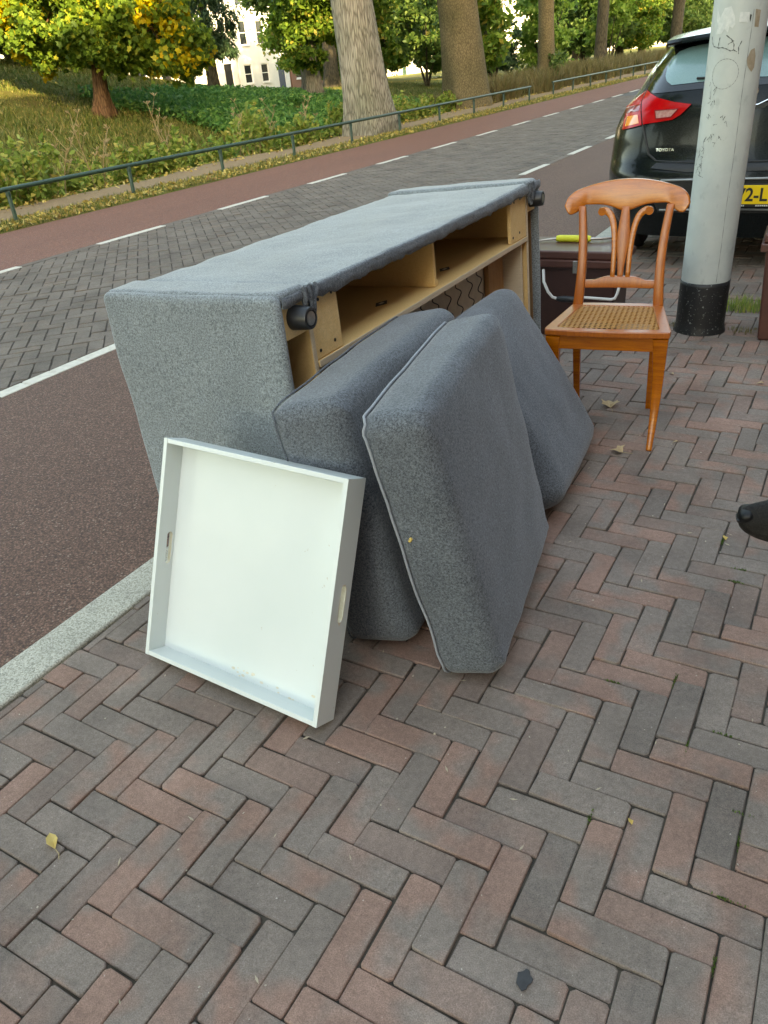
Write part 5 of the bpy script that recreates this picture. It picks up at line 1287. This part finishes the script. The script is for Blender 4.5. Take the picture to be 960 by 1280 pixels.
b = MB(); b.box((-.212, -.050, .432), (.318, -.036, .570)); pf = b.build('plate_holder', M['trim'], car, bevel=.004, seg=2); b = MB(); b.box((-.205, -.0555, .450), (.311, -.0502, .562)); pl = b.build('number_plate', M['plate'], car, bevel=.003, seg=2)
o, me = text('plate_text', '72-L', .10, None, M['sticker'], pl, .0006, .0022)
w0 = max(v_.co.x for v_ in me.vertices); h0 = max(v_.co.z for v_ in me.vertices)
for v_ in me.vertices: v_.co = (.033 + v_.co.x / w0 * .180, -.0562 + v_.co.y * .3, .470 + v_.co.z / h0 * .077)
for x0, wd1 in ((.012, .075), (.15, .085)):
    b = MB()
    for k in range(7): b.box((x0 + k * wd1 / 7, -.0516, .4365), (x0 + (k + .72) * wd1 / 7, -.0505, .4455))
    b.build('holder_print', paper, pf)
for s_ in (-1, 1):
    P = [(-.815, .40), (-.785, .41), (-.78, .45), (-.81, .45)]; rear_patch('reflector', P if s_ < 0 else mir(P), .006, M['lampred'], skirt=.004, cuts=2)
wv = MB(); wv.tube([(.02, ry(0, 1.125) - .02, 1.125), (-.10, ry(-.1, 1.15) - .022, 1.155), (-.32, ry(-.32, 1.162) - .016, 1.165)], [.012, .009, .007], 8); wv.build('rear_wiper', M['trim'], car, True)
wv = MB(); wv.lathe([(.035, 1.44), (.030, 1.475), (.012, 1.495)], 14, Matrix.Translation((-.14, 1.10, 0))); wv.tube([(-.14, 1.10, 1.48), (-.14, 1.16, 1.60), (-.14, 1.21, 1.68)], [.005, .004, .003], 6); wv.build('aerial', M['trim'], car, True)
# side windows, mirrors, wheels
for s_ in (-1, 1):
    v_ = []; f_ = []; zz_ = np.linspace(1.06, 1.36, 7)
    for z_ in zz_:
        Wz = ip(z_, WP) + .004; ya, yb_ = .62 + .30 * (z_ - 1.06) / .3, ip(z_, FP) - .42
        for k in range(13): v_.append((s_ * Wz * (1 - .05 * max(0, k / 12 - .75)), ya + (yb_ - ya) * k / 12, z_))
    for i in range(6):
        for k in range(12): f_.append((i * 13 + k, i * 13 + k + 1, (i + 1) * 13 + k + 1, (i + 1) * 13 + k))
    mk('side_window', v_, f_, M['gloss'], car, True)
    b = MB(); V, F = rb((s_ * .98 - .09, 2.72, .98), (s_ * .98 + .09, 2.84, 1.10), .045, (2, 2, 2)); b.add(V, F); b.build('wing_mirror', M['paint'], car, True)
    for yc in (.78, 3.42):
        mt_ = Matrix.Translation((s_ * .70, yc, .315)) @ Matrix.Rotation(math.pi / 2 * s_, 4, 'Y'); b = MB()
        b.lathe([(.20, .0), (.285, .0), (.308, .02), (.315, .05), (.315, .13), (.308, .16), (.285, .175), (.215, .165)], 36, mt_); ty = b.build('wheel', M['rubber'], car, True)
        b = MB(); b.lathe([(.06, .162), (.205, .158), (.215, .168), (.20, .150), (.10, .120), (.03, .165)], 28, mt_)
        for k in range(5): a = k * 2 * math.pi / 5; b.tube([mt_ @ Vector((.03 * math.cos(a), .03 * math.sin(a), .165)), mt_ @ Vector((.20 * math.cos(a), .20 * math.sin(a), .160))], [.028, .020], 6)
        b.build('rim', M['steel'], ty, True)

# ================================================================== dog: only its muzzle reaches into the picture
dog = world_thing('dog', 'black dog pushing its greying muzzle in from the pavement side', 'dog', (1.0, 1.1, 0))
N0 = Vector((.286, .917, .448)); D = Vector((.962, .16, .22)).normalized(); UPV = (Vector((0, 0, 1)) - D * D.z).normalized(); SD_ = D.cross(UPV)
secs = [(0.000, .016, .016, .002), (.010, .023, .026, -.002), (.028, .028, .035, -.006), (.055, .034, .043, -.010), (.085, .040, .050, -.012), (.115, .048, .055, -.008), (.140, .058, .062, .006), (.175, .070, .070, .020), (.220, .078, .076, .026), (.265, .078, .076, .020), (.31, .078, .080, .006)]
secs = [(a * 1.12, b_ * 1.22, c_ * 1.25, d_ * 1.2) for a, b_, c_, d_ in secs]
v_ = []; f_ = []; nn_ = 18
for d_, w_, h_, u_ in secs:
    c_ = N0 + D * d_ + UPV * u_
    for k in range(nn_):
        a = 2 * math.pi * k / nn_; ca, sa = math.cos(a), math.sin(a); sq = 1 - .10 * math.sin(2 * a) ** 2
        lip = 1 + (.10 if sa < -.3 and .02 < d_ < .12 else 0)
        v_.append(c_ + SD_ * (w_ * ca * sq * lip) + UPV * (h_ * sa * sq))
for i in range(len(secs) - 1):
    for k in range(nn_): f_.append((i * nn_ + k, i * nn_ + (k + 1) % nn_, (i + 1) * nn_ + (k + 1) % nn_, (i + 1) * nn_ + k))
f_.append(tuple(range(nn_ - 1, -1, -1))); f_.append(tuple((len(secs) - 1) * nn_ + k for k in range(nn_)))
body = MB(); body.add(v_, f_)
hb = N0 + D * .27
body.tube([hb, Vector((.66, 1.0, .56)), Vector((.80, 1.03, .56)), Vector((.95, 1.06, .52)), Vector((1.15, 1.10, .50)), Vector((1.35, 1.13, .51)), Vector((1.50, 1.16, .53)), Vector((1.58, 1.17, .52))], [.078, .095, .125, .150, .140, .120, .110, .05], 18)
for s_ in (-1, 1):
    px_, py_ = .92 - .02 * s_, 1.05 + s_ * .085; body.tube([(px_, py_, .50), (px_ + .02, py_, .34), (px_ + .035, py_, .22), (px_ + .015, py_, .08), (px_ + .005, py_, .035), (px_ - .06, py_, .022)], [.075, .048, .034, .027, .030, .024], 12)
    px_, py_ = 1.46 + .02 * s_, 1.15 + s_ * .085; body.tube([(px_, py_, .50), (px_ - .05, py_, .36), (px_ - .02, py_, .27), (px_ + .06, py_, .17), (px_ + .05, py_, .06), (px_ + .03, py_, .032), (px_ - .04, py_, .022)], [.095, .070, .050, .030, .025, .028, .023], 12)
body.tube([(1.56, 1.17, .55), (1.70, 1.19, .52), (1.82, 1.20, .40), (1.90, 1.21, .34)], [.035, .028, .022, .010], 10)
q = NT('black dog coat'); v = q.coord('World'); h1 = q.noise(300, 3, q.coord('World', (1, .35, 1)), .7); g1 = q.noise(22, 4, v, .6); geo = q.n('ShaderNodeNewGeometry'); sx = q.n('ShaderNodeSeparateXYZ'); q.l(geo.outputs['Position'], sx.inputs[0])
gz_ = q.math('MULTIPLY', q.ramp(q.math('SUBTRACT', .47, sx.outputs['Z']), [(.02, 0.), (.08, 1.)]), q.ramp(sx.outputs['X'], [(.42, 1.), (.50, 0.)]))
c = q.mix(q.ramp(h1, [(.3, 0.), (.75, 1.)]), (.003, .003, .003), (.022, .018, .015)); c = q.mix(q.math('MULTIPLY', gz_, q.ramp(g1, [(.42, 0.), (.62, .8)])), c, (.22, .20, .18))
q.set(col=c, rough=.6, spec=.25, normal=q.bump(h1, .8, .004)); M['coat'] = q.m
bo = body.build('body', M['coat'], dog, True); rm = bo.modifiers.new('skin', 'REMESH'); rm.mode = 'VOXEL'; rm.voxel_size = .0065; rm.use_smooth_shade = True
sm_ = bo.modifiers.new('soft', 'SMOOTH'); sm_.factor = .5; sm_.iterations = 6
# nose leather with nostrils, eyes, ears
b = MB(); V, F = rb((-.016, -.027, -.021), (.034, .027, .021), .0195, (3, 3, 3), lambda a, b_, c: tuple(N0 + D * (a * (1 - .25 * (c > 0)) + .013) + SD_ * (b_ * (1 - .012 / .04 * (-c / .02))) + UPV * (c + .007)), 5); b.add(V, F)
q = NT('nose leather'); pb = q.vor(700, q.coord('World')); q.set(col=(.005, .0055, .0065), rough=.42, spec=.3, normal=q.bump(pb, .35, .0008)); nz = b.build('nose', q.m, dog, True)
for s_ in (-1, 1):
    b = MB(); V, F = rb((-.006, -.004, -.005), (.006, .004, .005), .0039, (2, 2, 2), lambda a, b_, c, s_=s_: tuple(N0 + D * (a + .004 + .006) + SD_ * (b_ + s_ * .0155) + UPV * (c + .002)), 4); b.add(V, F); b.build('nostril', M['sticker'], nz, True)
    b = MB(); e_ = N0 + D * .165 + SD_ * s_ * .058 + UPV * .045; b.lathe([(.002, -.011), (.009, -.007), (.011, 0), (.009, .007), (.002, .011)], 14, Matrix.Translation(e_)); b.build('eye', M['gloss'], dog, True)
    b = MB(); e_ = N0 + D * .24 + SD_ * s_ * .072 + UPV * .075; b.tube([e_, e_ + SD_ * s_ * .025 - UPV * .03, e_ + SD_ * s_ * .034 - UPV * .085 - D * .01, e_ + SD_ * s_ * .026 - UPV * .115 - D * .015], [.026, .036, .028, .008], 12); b.build('ear', M['coat'], dog, True)

# ================================================================== small things on the pavement
def leaf(label, x_, y_, size, rz, curl, mt, shape='lobed', stem=True):
    t = local_thing('fallen_leaf', label, 'leaf', (x_, y_, .0035), rz); poly = LEAF[shape][0]; n_ = len(poly); b = MB()
    f3 = lambda a, c: (a * size, c * size, abs(a) * size * curl + .004 * math.sin(c * 5 + a * 3) + .0015 + .5 * curl * size * max(0, c - .6))
    v_ = [f3(0, .4)] + [f3(a, c) for a, c in poly] ; f_ = [(0, 1 + i, 1 + (i + 1) % n_) for i in range(n_)]
    b.add(v_, f_); o = b.build('blade', mt, t); md = o.modifiers.new('thick', 'SOLIDIFY'); md.thickness = .0008
    if stem: s2 = MB(); s2.tube([(0, .02 * size, .002), (size * .08, -.35 * size, .001), (size * .02, -.7 * size, .004)], .0011, 5); s2.build('stem', M['stalk'], t)
ly, lp = M['leafyellow'], simple('pale dry leaf', (.50, .38, .22), (.40, .28, .15), 60, .85)
leaf('folded yellow leaf on the bricks, in front of the white tray', -.855, -.226, .048, 1.1, .75, ly, 'oval')
leaf('tiny yellow oval leaf alone on the near bricks', .223, .364, .020, .6, .2, ly, 'oval', False)
leaf('curled brown leaf under the wooden chair', -.405, 2.475, .075, .4, .6, lp)
leaf('curled tan leaf beside the slumped cushion, in front of the chair', -.24, 2.055, .055, 1.5, .6, lp)
leaf('small white petal shaped leaf beside the front chair leg', -.064, 2.225, .026, 2.2, .4, lp, 'oval', False)
leaf('pale leaf scrap lying below the nose of the dog', .219, 1.545, .030, .3, .4, ly, 'oval', False)
leaf('pale leaf on the bricks between post and bin', -.237, 2.962, .03, 1.0, .4, lp, 'oval', False)
leaf('pale curled scrap near the maroon bin', .161, 2.962, .035, 2.0, .5, lp, 'oval', False)
# chewing gum blot
t = local_thing('gum_spot', 'flat dark blot of old gum on a brick', 'stain', (.136, -.029, .001)); b = MB()
b.prism([((.0135 + .003 * math.sin(k * 2.3)) * math.cos(k * .4488), (.018 + .003 * math.cos(k * 1.7)) * math.sin(k * .4488)) for k in range(14)], 0, .0018, lambda a, b_, c: (a, b_, c)); b.build('blot', simple('old gum', (.045, .047, .05), (.03, .03, .033), 60, .8), t, bevel=.0006, seg=1)
# crumbs and chips scattered over the bricks
n_ = 260; P = np.stack([rng.uniform(-1.3, 1.0, n_), rng.uniform(-.6, 3.6, n_), np.full(n_, .0028)], 1)
tag(cloud('litter_crumbs', P, .0062, 'quad', simple('pale crumbs', (.50, .45, .36), (.34, .28, .2), 80, .9), up=3), 'tiny pale crumbs and chips strewn on the brick pavement', 'crumbs', kind='stuff')
n_ = 60; P = np.stack([rng.uniform(-1.2, .7, n_), rng.uniform(-.5, 2.2, n_), np.full(n_, .0030)], 1)
tag(cloud('straw_bits', P, .018, 'narrow', simple('pale straw', (.42, .36, .26), (.34, .28, .2), 40, .9), up=4), 'short dry straw bits strewn on the brick pavement', 'straw', kind='stuff')
# moss in the joints
def moss(cells_n, seed):
    r_ = random.Random(seed); C = []
    spots_ = [(.137, .344), (.431, .389), (.42, .146), (.271, 1.324), (.45, .50), (.20, 1.55), (.29, 1.40), (.36, .72), (.30, .62), (.05, .75), (.40, .25), (.24, .86)]
    for sx_, sy_ in spots_:
        al = r_.random() < .5
        for k in range(46):
            d_ = r_.gauss(0, .013); o_ = r_.gauss(0, .0016); gx, gy = round(sx_ / W) * W, round(sy_ / W) * W
            C.append((gx + (o_ if al else d_), gy + (d_ if al else o_), -.004 + r_.uniform(0, .005)))
    return np.array(C)
tag(blades('joint_moss', moss(0, 3), .006, .003, m_leaf('moss', [(0., (.05, .10, .02)), (1., (.12, .20, .04))], .2)), 'green moss tufts growing in the brick joints', 'moss', kind='stuff')
def tuft(label, x_, y_, r_, n__, h_, mt): 
    t = local_thing('grass_tuft', label, 'grass', (x_, y_, 0)); a = rng.uniform(0, 6.3, n__); d_ = r_ * np.sqrt(rng.uniform(0, 1, n__)); blades('blades', np.stack([np.cos(a) * d_, np.sin(a) * d_ * .7, np.full(n__, -.006)], 1), h_, .004, mt, t, .9)
tuft('green grass tuft between the post and the maroon bin', -.10, 4.15, .16, 420, .07, M['weed']); tuft('withered grass wisp in front of the post and bin', -.02, 3.72, .09, 120, .025, M['dry'])
tuft('thin weeds at the foot of the post, chair side', -.42, 3.72, .05, 60, .03, M['dry'])
